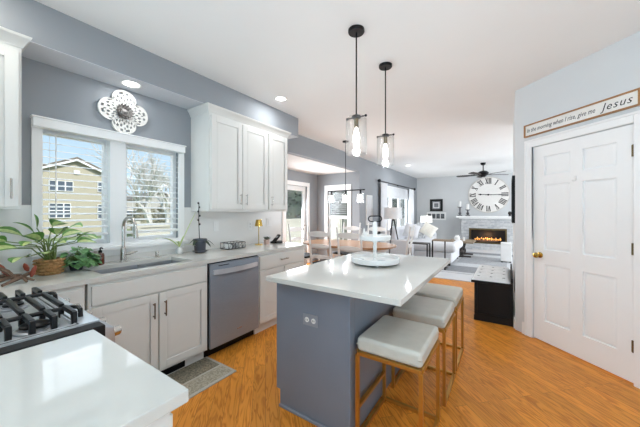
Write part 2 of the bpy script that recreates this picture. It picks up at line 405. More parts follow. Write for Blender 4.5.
wall('wall_far', M_wall_far_lit, lambda mb: mb.box(XH, YF, 0, 3.2, YF+.12, 2.74))
wall('wall_family_right', M_wall_light, lambda mb: mb.box(3.18, 5.4, 0, 3.3, YF, 2.74))
wall('wall_hall', M_wall_light, lambda mb: mb.box(.08, 3.93, 0, .2, 5.4, 2.74))
wall('wall_hall_end', M_wall_light, lambda mb: mb.box(.2, 5.28, 0, 3.18, 5.4, 2.74))
DG = Matrix.Translation((.0775, 3.9075, 0)) @ Matrix.Rotation(-PI/4, 4, 'Z')     # pantry wall: x along it, y into it
DGF = DG @ basis((0, 0, 0), (1, 0, 0), (0, 0, 1), (0, -1, 0))
P0, P1, PH = .222, 1.056, 2.043
wall('wall_pantry', M_wall_light, lambda mb: mb.slab([0, P0, P1, 2.0], [0, PH, 2.74], {(1, 0)}, -.1, 0, DGF))
wall('wall_right', M_wall_light, lambda mb: mb.box(1.49, -2.6, 0, 1.61, 2.5, 2.74))
wall('wall_back', M_wall, lambda mb: mb.box(X0, -.37, 0, -2.05, -.25, 2.46))
wall('wall_rear', M_wall_light, lambda mb: mb.box(-3.0, -2.72, 0, 1.61, -2.6, 2.74))
SX = -2.575
struct(MB().box(X0, -1.0, 2.464, SX, 3.25, 2.74).build('wall_soffit', M_wall))
struct(MB().box(X0, -1.0, 2.46, SX-.001, 3.249, 2.464).build('ceiling_soffit', mat('soffit_underside_lit', S(206, 210, 216), .75, var=.01)))  # underside coloured paler to stand in for light bounced off the counter
# trims: baseboards and casings
struct(MB().slab([.1, P0-.01], [0, .13], set(), .0, .016, DGF).build('baseboard_pantry', M_trim))
struct(MB().box(.064, 3.93, 0, .08, 5.4, .13, .004).build('baseboard_hall', M_trim))
struct(MB().box(XH, YN, .0, XH+.016, YF, .13).build('baseboard_family', M_trim))
struct(MB().box(XH, YF-.016, .0, -1.42, YF, .13).build('baseboard_far', M_trim))
struct(MB().box(-4.4, 3.2, 0, -4.384, DY0-.1, .13).build('baseboard_nook', M_trim))
mb = MB(DGF)
cw = .078
mb.box(P0-cw, 0, 0, P0-.004, PH+cw, .02, .004); mb.box(P1+.004, 0, 0, P1+cw, PH+cw, .02, .004)
mb.box(P0-.004, PH+.002, 0, P1+.004, PH+cw, .02, .004)
mb.box(P0-cw-.004, 0, .0, P0-cw+.016, PH+cw, .028, .003); mb.box(P1+cw-.016, 0, .0, P1+cw+.004, PH+cw, .028, .003); mb.box(P0-cw-.004, PH+cw-.016, .0, P1+cw+.004, PH+cw+.004, .029, .003)
struct(mb.build('trim_1', M_trim), 'white casing around the pantry door')
# pantry door, six raised panels
mb = MB(DGF @ Matrix.Translation((P0+.004, .012, -.04)))
W_, H_, T_ = P1-P0-.008, PH-.016, .036
st, ms = .112, .105
cols = [(st, (W_-ms)/2), ((W_+ms)/2, W_-st)]
rows = [(.215, .80), (.95, 1.62), (1.715, H_-.115)]
xs = [0, cols[0][0], cols[0][1], cols[1][0], cols[1][1], W_]
ys = [0]+[q for r in rows for q in r]+[H_]
mb.slab(xs, ys, {(i, j) for i in (1, 3) for j in (1, 3, 5)}, 0, T_)
for a0, a1 in cols:
    for b0, b1 in rows: panel(mb, None, a0, b0, a1, b1, T_, .5, .9)
door = struct(mb.build('door_1', M_trim), 'white six panel pantry door with brass knob')
mb = MB(DGF @ Matrix.Translation((P0+.072, .90, -.004)) )
mb.lathe([(.03, 0), (.03, .006), (.012, .012), (.010, .035), (.024, .042), (.029, .055), (.024, .068), (.006, .073)])
mb.build('door_knob', M_gold, door, local=True)
for z in (.30, 1.06, 1.83):
    mb = MB(DGF @ Matrix.Translation((P1-.004, z, 0)))
    mb.box(-.014, -.045, -.004, .006, .045, .003); mb.cyl((-.002, -.047, .006), (-.002, .047, .006), .006, n=10)
    mb.build('hinge', M_antique, door, local=True)
mb = MB(DGF @ Matrix.Translation((P0+.41, 1.665, -.004)))
mb.box(-.011, -.022, 0, .011, .022, .006, .003); mb.tube([(0, -.01, .005), (0, -.022, .014), (0, -.026, .026), (0, -.016, .032)], .005)
mb.build('door_hook', M_plastic, door, local=True)

# ------------------------------------------------------------------ kitchen window
mb = MB()
def frame(mb, y0, y1, z0, z1, x0, x1, wy, wz0, wz1):
    mb.slab([y0, y0+wy, y1-wy, y1], [z0, z0+wz0, z1-wz1, z1], {(1, 1)}, x0, x1, WYZ(0))
mb.slab([WY0-.045, WY0+.012, WY1-.012, WY1+.045], [WZ0-.02, WZ0+.012, WZ1-.012, WZ1+.03], {(1, 1)}, X0-.005, X0+.018, WYZ(0))
mb.box(X0-.12, .985, WZ0, X0+.012, 1.105, WZ1)           # centre post
frame(mb, WY0, .985, WZ0, WZ1, X0-.11, X0-.06, .022, .045, .04)
frame(mb, 1.105, WY1, WZ0, WZ1, X0-.11, X0-.06, .035, .045, .04)
win = struct(mb.build('window_1', M_trim), 'white double window over the kitchen sink')
for y0, y1 in ((.57, .965), (1.127, 1.585)):
    MB().box(X0-.088, y0, WZ0+.04, X0-.084, y1, WZ1-.035).build('window_pane', M_pane, win)
MB().box(X0-.01, WY0-.06, WZ0-.045, X0+.075, WY1+.06, WZ0-.015, .006).build('window_sill', M_trim, win)
MB().box(X0, WY0-.045, WZ0-.10, X0+.02, WY1+.045, WZ0-.045, .004).build('window_apron', M_trim, win)

M_slat = mat('blind_slat', S(243, 243, 241), .5, var=.01)
def blind(M, w, top, bottom, pitch, label, tilt=.0, depth=.045, wand=True):
    """horizontal slat blind, face looking along c; local a across, b up"""
    o = thing('window_blind', label, 'blind', tuple(M.translation))
    M = M.copy(); M.translation = (0, 0, 0)
    mb = MB(M); z = top-.02
    while z > bottom+.03:
        mb.box(.004, -.0013, -depth/2, w-.004, .0013, depth/2, 0, Matrix.Translation((0, z, 0)) @ Matrix.Rotation(tilt, 4, 'X')); z -= pitch
    mb.build('slats', M_slat, o, local=True)
    MB(M).box(.004, bottom, -.02, w-.004, bottom+.026, .02, .004).build('bottom_rail', M_slat, o, local=True)
    for q in (.12, .88): MB(M).cyl((w*q, bottom, .024), (w*q, top, .024), .0012, n=5).build('cord', M_slat, o, local=True)
    if wand:
        MB(M).cyl((w*.2, top-.75*(top-bottom), .03), (w*.2, top, .03), .004, n=6).build('wand', M_slat, o, local=True)
    return o
blind(FX(X0-.026, .552, 0), .43, 1.95, 1.15, .054, 'white slat blind in the left half of the sink window', .23, .05, wand=True)
blind(FX(X0-.026, 1.107, 0), .495, 1.95, 1.15, .054, 'white slat blind in the right half of the sink window, beside the upper cabinets', .23, .05, wand=False)
mb = MB(); mb.box(X0+.018, .50, 1.965, X0+.085, 1.625, 2.035, .005); mb.box(X0+.018, .493, 2.028, X0+.094, 1.632, 2.04, .003)
tag(mb.build('blind_valance', M_trim), 'long white valance board across the top of the sink window', 'valance')

# backsplash tile (behind the counter) and its outlets
mb = MB(); mb.slab([-.25, WY0-.045, WY1+.045, 3.2], [.92, WZ0-.10, 1.40], {(1, 1)}, X0, X0+.008, WYZ(0))
struct(mb.build('wall_backsplash', M_tile))
def outlet(M, label, name='power_outlet', cat='outlet', m=M_plastic, kind='outlet', w=.07, h=.115):
    o = thing(name, label, cat, tuple(M.translation)); R = M.copy(); R.translation = (0, 0, 0)
    MB(R).box(-w/2, -h/2, 0, w/2, h/2, .006, .002).build('cover_plate', m, o, local=True)
    if kind == 'switch':
        MB(R).box(-.016, -.033, .006, .016, .033, .010, .002).build('rocker', m, o, local=True)
    else:
        for q in (-.02, .02):
            r = MB(R).box(-.016, q-.015, .005, .016, q+.015, .008, .004).build('receptacle', M_plastic, o, local=True)
            mb = MB(R)
            for k in (-.006, .006): mb.box(k-.0015, q-.006, .0075, k+.0015, q+.006, .0086)
            mb.build('slot', M_dark, r, local=True)
    return o
outlet(FX(X0+.008, 2.045, 1.18), 'white wall switch on the backsplash above the wire tray', 'light_switch', 'switch', kind='switch')
outlet(FX(X0+.008, 2.57, 1.17), 'white double outlet on the backsplash behind the gold lamp')
outlet(FX(X0+.008, 2.93, 1.20), 'white wall switch on the backsplash above the black phone', 'light_switch', 'switch', kind='switch', w=.115)

# ------------------------------------------------------------------ base cabinets along the window wall
CX = -2.255                      # carcass front
def base_cabinet(name, label, y0, y1, parts, toe=True):
    o = thing(name, label, 'cabinet', (X0, y0, 0))
    xb = X0+.012
    if name == 'sink_cabinet':
        mb = MB()
        for q in ((xb, y0, .10, CX, y0+.018, .885), (xb, y1-.018, .10, CX, y1, .885), (xb, y0+.018, .10, xb+.012, y1-.018, .885), (xb+.012, y0+.018, .10, CX, y1-.018, .118), (CX-.02, y0+.018, .118, CX, y1-.018, .885)): mb.box(*q)
        mb.build('carcass', M_cab, o)
    else: MB().box(xb, y0, .10, CX, y1, .885, .001).build('carcass', M_cab, o)
    MB().box(X0+.012, y0, 0, CX-.055, y1, .10).build('toe_kick', M_cab, o)
    return o
def cab_front(o, kind, y0, y1, z0, z1, handle=None):
    mb = MB()
    if kind == 'door': raised(mb, FX(CX, y0, z0), y1-y0, z1-z0)
    else: mb.box(CX, y0, z0, CX+.02, y1, z1, .004)
    d = mb.build('door' if kind == 'door' else 'drawer', M_cab, o)
    if handle:
        (ya, za), (yb, zb) = handle
        hb = MB(); bar_pull(hb, (CX+.02, ya, za), (CX+.02, yb, zb), (1, 0, 0)); hb.build('handle', M_handle, d)
    return d
M_handle = mat('handle_bronze', S(128, 112, 92), .3, .95, var=.06)
o = base_cabinet('base_cabinet', 'white corner base cabinet between the range and the sink cabinet', .0, .64, 0)
cab_front(o, 'drawer', .46, .63, .70, .86, ((.55, .74), (.55, .82)))
o = base_cabinet('sink_cabinet', 'white base cabinet with two raised panel doors under the sink', .655, 1.52, 0)
cab_front(o, 'drawer', .672, 1.503, .735, .862)
cab_front(o, 'door', .672, 1.083, .125, .722, ((1.048, .54), (1.048, .66)))
cab_front(o, 'door', 1.095, 1.503, .125, .722, ((1.132, .54), (1.132, .66)))
mb = MB(); mb.box(CX-.056, 1.10, .02, CX-.05, 1.34, .085)
for k in range(5): mb.box(CX-.05, 1.11, .026+k*.012, CX-.045, 1.33, .030+k*.012)
mb.build('toe_vent', M_black, o)
o = base_cabinet('drawer_cabinet', 'white base cabinet with one drawer over two doors past the dishwasher', 2.14, 2.965, 0)
cab_front(o, 'drawer', 2.155, 2.95, .715, .862, ((2.47, .79), (2.60, .79)))
cab_front(o, 'door', 2.155, 2.545, .125, .70, ((2.515, .53), (2.515, .65)))
cab_front(o, 'door', 2.557, 2.95, .125, .70, ((2.59, .53), (2.59, .65)))

# dishwasher
o = thing('dishwasher', 'stainless steel dishwasher with bowed bar handle between the white cabinets', 'dishwasher', (X0, 1.53, 0))
MB().box(X0+.02, 1.532, .09, CX, 2.13, .88).build('tub', M_black, o)
MB().box(X0+.1, 1.532, .005, CX-.06, 2.13, .09).build('toe_kick', M_black, o)
d = MB().box(CX, 1.535, .10, CX+.026, 2.128, .872, .004).build('door', M_dwsteel, o)
mb = MB(); pts = []
for k in range(17):
    t = k/16; pts.append((CX+.034+.032*math.sin(PI*t), 1.575+.513*t, .795))
mb.tube(pts, .011, 8); 
for y in (1.575, 2.088): mb.cyl((CX+.02, y, .795), (CX+.036, y, .795), .011, n=10)
mb2 = MB()
vs = []
for (x, y, z) in pts: vs += [(x-.008, y, z-.022), (x+.006, y, z-.022), (x+.006, y, z+.022), (x-.008, y, z+.022)]
fs = [(4*i+j, 4*i+(j+1) % 4, 4*i+4+(j+1) % 4, 4*i+4+j) for i in range(16) for j in range(4)]+[(0, 1, 2, 3), (64, 67, 66, 65)]
mb2.faces(vs, fs)
for y in (1.575, 2.088): mb2.box(CX+.024, y-.012, .775, CX+.04, y+.012, .815)
mb.bm.free()
mb2.build('handle', mat('satin_handle', S(214, 216, 220), .35, .5), d)
MB().box(CX+.026, 1.62, .845, CX+.0275, 1.74, .852).build('control_strip', M_dark, d)
mb = MB(); mb.lathe([(.006, 0), (.006, .0015)], n=12, M=basis((CX+.026, 1.845, .19), (0, 1, 0), (0, 0, 1), (1, 0, 0))); mb.box(CX+.026, 1.858, .186, CX+.0275, 1.895, .194)
mb.build('badge', M_nickel, d)

# countertop along the window wall, with the sink cut out
SY0, SY1, SXa, SXb = .755, 1.43, -2.70, -2.325
mb = MB(); mb.slab([X0+.008, SXa, SXb, -2.232], [-.25, SY0, SY1, 3.0], {(1, 1)}, .887, .92)
mb.box(-2.232, -.25, .887, -2.055, .40, .92)
tag(mb.build('countertop', M_quartz), 'long white quartz countertop under the window, holding the sink', 'countertop')
o = thing('sink', 'undermount stainless steel double sink below the window', 'sink', (-2.5, 1.09, .70))
def bowl(name, y0, y1):
    mb = MB(); z0, z1 = .70, .886
    x0, x1 = SXa-.006, SXb+.006; t = .006; q = .02
    vs = [(x0, y0, z1), (x1, y0, z1), (x1, y1, z1), (x0, y1, z1), (x0+q, y0+q, z0), (x1-q, y0+q, z0), (x1-q, y1-q, z0), (x0+q, y1-q, z0)]
    vs += [(x0-t, y0-t, z1), (x1+t, y0-t, z1), (x1+t, y1+t, z1), (x0-t, y1+t, z1), (x0+q-t, y0+q-t, z0-t), (x1-q+t, y0+q-t, z0-t), (x1-q+t, y1-q+t, z0-t), (x0+q-t, y1-q+t, z0-t)]
    fs = [(4, 5, 6, 7), (0, 1, 5, 4), (1, 2, 6, 5), (2, 3, 7, 6), (3, 0, 4, 7)]
    fs += [tuple(i+8 for i in f) for f in fs]+[(0, 1, 9, 8), (1, 2, 10, 9), (2, 3, 11, 10), (3, 0, 8, 11)]
    mb.faces(vs, fs); b = mb.build(name, M_steel, o)
    MB().lathe([(.045, 0), (.045, .003), (.03, .003), (.028, -.001)], ((x0+x1)/2, (y0+y1)/2, z0+.001), 20).build('drain', M_nickel, b)
bowl('bowl', SY0-.006, 1.135); bowl('bowl', 1.155, SY1+.006)

# faucet
o = thing('faucet', 'brushed nickel gooseneck pull down faucet behind the sink', 'faucet', (-2.765, 1.05, .92))
MB().lathe([(.03, 0), (.03, .006), (.024, .012), (.022, .10), (.019, .115), (.014, .125)], (-2.765, 1.05, .92), 20).build('body', M_nickel, o)
mb = MB(); pts = [(-2.765, 1.05, 1.03), (-2.765, 1.05, 1.22)]
for k in range(1, 13):
    a = PI*k/12*1.02; pts.append((-2.765+.085*(1-math.cos(a)), 1.05+.012*(1-math.cos(a)), 1.22+.085*math.sin(a)))
mb.tube(pts, .0125, 12); mb.build('spout', M_nickel, o)
MB().tube([pts[-1], (pts[-1][0]+.003, pts[-1][1]+.001, 1.19), (pts[-1][0]+.006, pts[-1][1]+.002, 1.13)], [.0135, .017, .019], 14).build('spray_head', M_nickel, o)
mb = MB(); mb.cyl((-2.765, 1.06, .985), (-2.76, 1.105, .985), .013, n=12); mb.tube([(-2.76, 1.10, .985), (-2.755, 1.13, .992), (-2.75, 1.155, .998)], [.009, .007, .006], 8)
mb.build('lever', M_nickel, o)
mb = MB(); mb.lathe([(.022, 0), (.022, .008), (.016, .012), (.016, .05), (.012, .056)], (-2.765, 1.33, .92), 18)
tag(mb.build('air_gap', M_nickel), 'short nickel air gap cap on the counter right of the faucet', 'air gap cap')

# upper cabinets
UX = -2.545
def upper(name, label, y0, y1, doors, handles):
    o = thing(name, label, 'cabinet', (X0, y0, 1.367))
    MB().box(X0, y0, 1.367, UX, y1, 2.385, .001).build('carcass', M_cab, o)
    for (a, b), h in zip(doors, handles):
        mb = MB(); raised(mb, FX(UX, a, 1.382), b-a, .975, fr=.06); d = mb.build('door', M_cab, o)
        hb = MB(); bar_pull(hb, (UX+.02, h, 1.43), (UX+.02, h, 1.555), (1, 0, 0)); hb.build('handle', M_nickel, d)
    return o
upper('wall_cabinet', 'white two door upper cabinet right of the sink window', 1.735, 2.575, [(1.752, 2.155), (2.165, 2.562)], [2.122, 2.205])
upper('wall_cabinet', 'narrow white single door upper cabinet at the far end of the row', 2.577, 2.965, [(2.59, 2.945)], [2.63])
upper('wall_cabinet', 'white upper cabinet left of the sink window, above the leafy plants', -.20, .405, [(-.18, .39)], [.355])
def crown(name, y0, y1, n):
    prof = [(0, 0), (.005, 0), (.010, .014), (.024, .042), (.038, .060), (.042, .074), (0, .074)]
    mb = MB(); x = UX
    k = len(prof); rings = []
    vs = []
    for (yy, sgn) in ((y0, -1), (y1, 1)):
        vs += [(x+c, yy+sgn*c, 2.383+b) for c, b in prof]
    for (yy, sgn) in ((y0, -1), (y1, 1)):
        vs += [(X0, yy+sgn*c, 2.383+b) for c, b in prof]
    fs = []
    for i in range(k):
        j = (i+1) % k
        fs += [(i, j, k+j, k+i), (i, j, 2*k+j, 2*k+i), (k+i, k+j, 3*k+j, 3*k+i)]
    fs += [tuple(range(2*k, 3*k)), tuple(range(3*k, 4*k))]
    mb.faces(vs, fs)
    return struct(mb.build(name, M_cab, smooth=20))
crown('trim_2', 1.735, 2.965, 2); crown('trim_3', -.19, .405, 2)
struct(MB().box(X0, 1.735, 1.357, UX+.0, 2.965, 1.367).build('trim_4', M_cab))

# ------------------------------------------------------------------ range and the near counter
RX0, RX1, RY0, RY1 = -2.05, -1.275, -.235, .43
o = thing('gas_range', 'stainless gas range with black cast iron grates and front knobs', 'range', ((RX0+RX1)/2, (RY0+RY1)/2, 0))
MB().box(RX0, RY0, .06, RX1, RY1-.03, .895, .003).build('body', M_black, o)
MB().box(RX0+.03, RY0+.02, 0, RX1-.03, RY1-.08, .06).build('plinth', M_black, o)
mb = MB()
vs = [(RY1-.03, .80), (RY1+.03, .82), (RY1+.025, .90), (RY1-.03, .915)]
mb.prism(vs, RX0+.002, RX1-.002, basis((0, 0, 0), (0, 1, 0), (0, 0, 1), (1, 0, 0)), .004)
pn = mb.build('control_panel', M_steel, o)
for k in range(5):
    x = RX1-.06-k*.163
    MB(basis((x, RY1+.025, .862), (-1, 0, 0), (0, .06, 1), (0, 1, 0))).lathe([(.026, 0), (.026, .006), (.021, .010), (.019, .036), (.016, .04)], n=18).build('knob', M_nickel, pn)
d = MB().box(RX0+.01, RY1-.03, .22, RX1-.01, RY1+.005, .79, .004).build('oven_door', M_steel, o)
MB().box(RX0+.12, RY1+.005, .33, RX1-.12, RY1+.009, .64).build('oven_glass', M_blackpaint, d)
hb = MB(); bar_pull(hb, (RX0+.05, RY1+.004, .745), (RX1-.05, RY1+.004, .745), (0, 1, 0), .011, .045); hb.build('handle', M_nickel, d)
MB().box(RX0+.01, RY1-.03, .07, RX1-.01, RY1+.004, .21, .004).build('warming_drawer', M_steel, o)
mb = MB(); mb.slab([RX0, RX0+.03, RX1-.09, RX1-.058], [RY0, RY0+.05, RY1-.075, RY1-.005], {(1, 1)}, .893, .9255)
ct = mb.build('cooktop', M_cooktop, o)
MB().box(RX1-.058, RY0, .86, RX1+.004, RY1-.005, .921, .006).build('side_trim', M_blackpaint, o)
MB().box(RX0+.034, RY0+.028, .893, RX1-.08, RY1-.054, .910).build('burner_tray', M_cooktop, ct)
MB().slab([RX0+.012, RX0+.017, RX1-.073, RX1-.069], [RY0+.04, RY0+.045, RY1-.07, RY1-.065], {(1, 1)}, .9255, .9265).build('rim_groove', M_dark, ct)
for bx, by, r in ((-1.86, .06, .045), (-1.86, .27, .038), (-1.662, .15, .05), (-1.46, .04, .04), (-1.46, .27, .05)):
    b = MB().lathe([(r*1.25, 0), (r*1.25, .008), (r, .012), (r, .018)], (bx, by, .908), 20).build('burner', M_steel, ct)
    MB().lathe([(r*.9, 0), (r*.9, .008), (r*.7, .012)], (bx, by, .926), 20).build('burner_cap', M_iron, b)
def grate(xb, fingers):
    mb = MB(); y0, y1 = RY0+.06, RY1-.035; z = .958; pts = []
    for k in range(7):
        a = PI/2*k/6; pts.append((xb+.028*(1-math.cos(a))*0+.03-.03*math.cos(a), y1-.03+.03*math.sin(a), z))
    pts = [(xb, y0+.02, z)]+pts+[(xb+.05, y1, z-.004), (xb+.06, y1, .912)]
    mb.tube([(xb, y0, .912)]+pts, .0085, 8)
    for (xe, xi, down) in fingers:
        lo, hi = min(xe, xi), max(xe, xi); k = 0; y = y1-.035
        while y > y0:
            mb.box(lo, y-.0085, z-.006, hi, y+.0085, z+.013, .004)
            if down: mb.box(xe-.011, y-.0085, .910, xe+.011, y+.0085, z+.011, .004)
            y -= .057
    return mb.build('grate', M_iron, ct)
grate(-1.495, ((-1.385, -1.499, True),)); grate(-1.835, ((-1.545, -1.80, True), (-1.985, -1.87, True)))

o = thing('base_cabinet', 'white base cabinet under the near counter, right of the range', 'cabinet', (-.95, 0, 0))
MB().box(-1.25, -.245, .10, -.665, .345, .887, .001).build('carcass', M_cab, o)
MB().box(-1.25, -.245, 0, -.69, .28, .10).build('toe_kick', M_cab, o)
MB().box(-.665, -.245, .0, -.657, .345, .887).build('end_panel', M_cab, o)
mb = MB(); raised(mb, basis((-.68, .345, .125), (-1, 0, 0), (0, 0, 1), (0, 1, 0)), .55, .73); d = mb.build('door', M_cab, o)
hb = MB(); bar_pull(hb, (-1.19, .365, .62), (-1.19, .365, .75), (0, 1, 0)); hb.build('handle', M_handle, d)
tag(MB().box(-1.262, -.25, .888, -.642, .384, .92, .004).build('countertop', M_quartz), 'white quartz countertop nearest the camera, right of the range', 'countertop')

# ------------------------------------------------------------------ island
IX0, IX1, IY0, IY1 = -1.345, -.430, 1.345, 2.795
o = thing('kitchen_island', 'blue grey kitchen island with overhanging white quartz top', 'island', (-1.04, 2.07, 0))
MB().box(-1.325, 1.475, .10, -.775, 2.72, .887).build('carcass', M_island, o)
MB().box(-1.27, 1.475, 0, -.775, 2.72, .10).build('toe_kick', M_island, o)
mb = MB(); mb.prism([(-1.348, .115), (-1.315, .115), (-1.315, 0), (-.785, 0), (-.785, .887), (-1.348, .887)], 0, .018, FYN(0, 1.475, 0))
mb.build('front_panel', M_island, o)
MB().box(-.785, 1.452, 0, -.764, 1.51, .887, .004).build('corner_post', M_island, o)
mb = MB(); mb.box(-1.315, 1.440, 0, -.764, 1.457, .02, .006)
mb.build('base_molding', mat('island_molding_paint', S(140, 145, 158), .45), o)
MB().box(-.775, 1.51, 0, -.765, 2.72, .887).build('side_panel', M_island, o)
for a, b in ((1.50, 1.90), (1.91, 2.31), (2.32, 2.70)):
    mb = MB(); raised(mb, basis((-1.325, b, .125), (0, -1, 0), (0, 0, 1), (-1, 0, 0)), b-a, .74); mb.build('door', M_island, o)
MB().box(IX0, IY0, .887, IX1, IY1, .92, .004).build('countertop', M_quartz, o)
M_oplate = mat('grey_plate', S(150, 154, 164), .4)
o2 = outlet(FYN(-1.052, 1.457, .652), 'grey plate with two white receptacles on the front of the island', m=M_oplate, w=.118, h=.076)
for ch in list(o2.children):
    if ch.name.startswith('receptacle'):
        for g in list(ch.children): bpy.data.objects.remove(g)
        bpy.data.objects.remove(ch)
R = FYN(0, 0, 0)
for q in (-.026, .026):
    r = MB(R).lathe([(.0165, .004), (.0165, .008), (.015, .009)], (q, 0, 0), 18).build('receptacle', M_plastic, o2, local=True)
    mb = MB(R)
    for k in (-.006, .006): mb.box(q+k-.0015, -.006, .0085, q+k+.0015, .006, .0096)
    mb.build('slot', M_dark, r, local=True)

# stools
def make_stool(label):
    o = thing('bar_stool', label, 'stool', (0, 0, 0), 0, 'bar stools along the island')
    hx, hy = .182, .215; t = .011
    mb = MB(); mb.box(-hx-.006, -hy-.006, .53, hx+.006, hy+.006, .615, .024, seg=4)
    s_ = mb.build('seat', M_leather, o, local=True)
    MB().tube([(-hx-.003, -hy-.003, .572), (hx+.003, -hy-.003, .572), (hx+.003, hy+.003, .572), (-hx-.003, hy+.003, .572)], .004, 6, closed=True).build('piping', M_leather, s_, local=True)
    mb = MB()
    for y in (-hy, hy): mb.box(-hx, y-t, .508, hx, y+t, .53, .002)
    for x in (-hx, hx): mb.box(x-t, -hy+t, .508, x+t, hy-t, .53, .002)
    mb.build('seat_frame', M_brass, o, local=True)
    for x in (-hx, hx):
        for y in (-hy, hy): MB().box(x-t, y-t, 0, x+t, y+t, .51, .002).build('leg', M_brass, o, local=True)
    mb = MB()
    for x in (-hx, hx): mb.box(x-t, -hy+t, 0, x+t, hy-t, .022, .002)
    mb.box(-hx+t, hy-t, 0, hx-t, hy+t, .022, .002)
    mb.build('base_rail', M_brass, o, local=True)
    MB().box(-hx-t, -hy+t, .185, -hx+t, hy-t, .207, .002).build('footrest', M_brass, o, local=True)
    return o
st = make_stool('cream bar stool with brass frame at the island, nearest the camera'); st.location = (-.552, 1.705, 0)
dup(st, (-.545, 2.305, 0), 0, 'middle one of the three cream bar stools with brass frames at the island')
dup(st, (-.545, 2.825, 0), 0, 'farthest of the three cream bar stools at the island, near the black bench')

# two-tier tray
o = thing('tiered_tray', 'white two tier round serving tray with black ring handle on the island', 'tray', (-.905, 2.16, .92))
c = (-.905, 2.16, .92)
b = MB().lathe([(.0, .018), (.185, .018), (.192, .022), (.195, .058), (.189, .060), (.184, .030), (.0, .028)], c, 40).build('lower_tray', M_white, o)
for k in range(4):
    a = k*PI/2+.5; MB().ball((c[0]+.165*math.cos(a), c[1]+.165*math.sin(a), .93), .0105).build('foot', mat('clear_foot', S(200, 200, 200), .2), b)
MB().lathe([(.0, .198), (.112, .198), (.125, .204), (.128, .236), (.122, .238), (.118, .210), (.0, .208)], c, 36).build('upper_tray', M_white, o)
MB().lathe([(.028, .026), (.026, .035), (.013, .05), (.016, .085), (.012, .10), (.017, .14), (.013, .17), (.022, .19), (.022, .2), (.012, .21), (.019, .25), (.022, .29), (.018, .335), (.012, .352)], c, 18).build('post', M_white, o)
pts = []
for k in range(24):
    a = 2*PI*k/24; ex = .028 if math.cos(a) > 0 else -.028
    xx = ex+.027*math.cos(a); pts.append((c[0]+.83*xx, c[1]+.557*xx, c[2]+.374+.023*math.sin(a)))
MB().tube(pts, .0048, 8, closed=True).build('ring_handle', M_black, o)
M_cone = mat('white_ceramic_cone', S(232, 231, 228), .5)
for k, (dx, dy, h, lb) in enumerate(((-.075, -.05, .09, 'tall white ornament cone standing left on the upper tray of the serving tray'), (-.10, .0, .075, 'short white ornament cone at the left rim of the upper tray'), (-.04, -.085, .068, 'short white ornament cone at the front of the upper tray'), (.02, -.06, .035, 'tiny white ornament cone next to the post of the tray'))):
    mb = MB(); mb.lathe([(.004, 0), (.004, .012), (.018, .012), (.011, h*.45), (.014, h*.45), (.007, h*.75), (.009, h*.75), (.001, h)], (c[0]+dx, c[1]+dy, c[2]+.2095), 12)
    tag(mb.build('ornament', M_cone), lb, 'ornament')
for k, (dx, dy, r, lb) in enumerate(((.09, -.08, .022, 'small grey glass bowl on the right of the lower tray'), (-.08, -.1, .018, 'small grey glass bowl on the left of the lower tray'))):
    mb = MB(); mb.lathe([(.0, 0), (r, .0), (r*1.4, .012), (r*1.5, .022), (r*1.35, .022), (r*.9, .004), (0, .004)], (c[0]+dx, c[1]+dy, c[2]+.028), 16)
    tag(mb.build('bowl', mat('grey_glaze', S(206, 208, 210), .3)), lb, 'bowl')

# mat on the floor
mb = MB(); x0, x1, y0, y1 = -2.375, -1.90, .35, 1.56
mb.box(x0, y0, 0, x1, y1, .008, .002)
o = thing('floor_mat', 'grey kitchen mat with pale border stripe in front of the sink', 'mat', (x0, y0, 0))
mb.build('backing', mat('mat_pale_weave', S(190, 184, 172), .95, var=.12, scale=90, bump=.4), o)
MB().box(x0+.025, y0+.02, .0075, x1-.20, y1-.025, .0105).build('pile_field', mat('mat_dark_weave', S(138, 130, 112), .95, var=.5, scale=70, bump=.5, bscale=400), o)
MB().box(x1-.175, y0+.02, .0075, x1-.03, y1-.025, .0100).build('border_stripe', mat('mat_mid_weave', S(176, 168, 150), .95, var=.35, scale=70, bump=.5, bscale=400), o)

# ------------------------------------------------------------------ lights of the room
def pendant(x, y, label):
    o = thing('pendant_lamp', label, 'lamp', (x, y, 2.74), 0, 'pendant lamps over the island')
    MB().lathe([(.0, 0), (.062, 0), (.062, -.018), (.058, -.024), (.0, -.024)][::-1], (0, 0, 0), 28).build('canopy', M_black, o, local=True)
    MB().cyl((0, 0, -.02), (0, 0, -.665), .0055, n=10).build('rod', M_black, o, local=True)
    mb = MB(); mb.lathe([(.0, -.655), (.03, -.655), (.034, -.662), (.034, -.674), (.012, -.68), (.0, -.68)][::-1], n=20)
    mb.tube([(-.075, 0, -.668), (.075, 0, -.668)], .005, 8)
    for sx in (-1, 1): mb.ball((sx*.078, 0, -.668), .010)
    mb.build('yoke', M_black, o, local=True)
    MB().cyl((0, 0, -.68), (0, 0, -.745), .017, n=14).build('socket', M_antique, o, local=True)
    mb = MB(); mb.lathe([(.034, -.664), (.077, -.672), (.08, -.68), (.08, -.945), (.077, -.95), (.0, -.95), (.0, -.944), (.074, -.944), (.0765, -.94), (.0765, -.684), (.034, -.672)], n=36, closed=True)
    g = mb.build('glass_shade', M_shadeglass, o, local=True)
    MB().lathe([(.006, -.745), (.013, -.76), (.022, -.80), (.026, -.83), (.021, -.86), (.008, -.878), (.0, -.88)][::-1], n=18).build('bulb', M_bulb, o, local=True)
    light('bulb_light', 'POINT', (0, 0, -.90), 6, (.88, .93, 1), radius=.03, parent=o)
    return o
pendant(-.954, 1.915, 'black rod pendant lamp with clear glass cylinder over the island, nearer one')
pendant(-.955, 2.53, 'black rod pendant lamp with clear glass cylinder over the island, farther one')
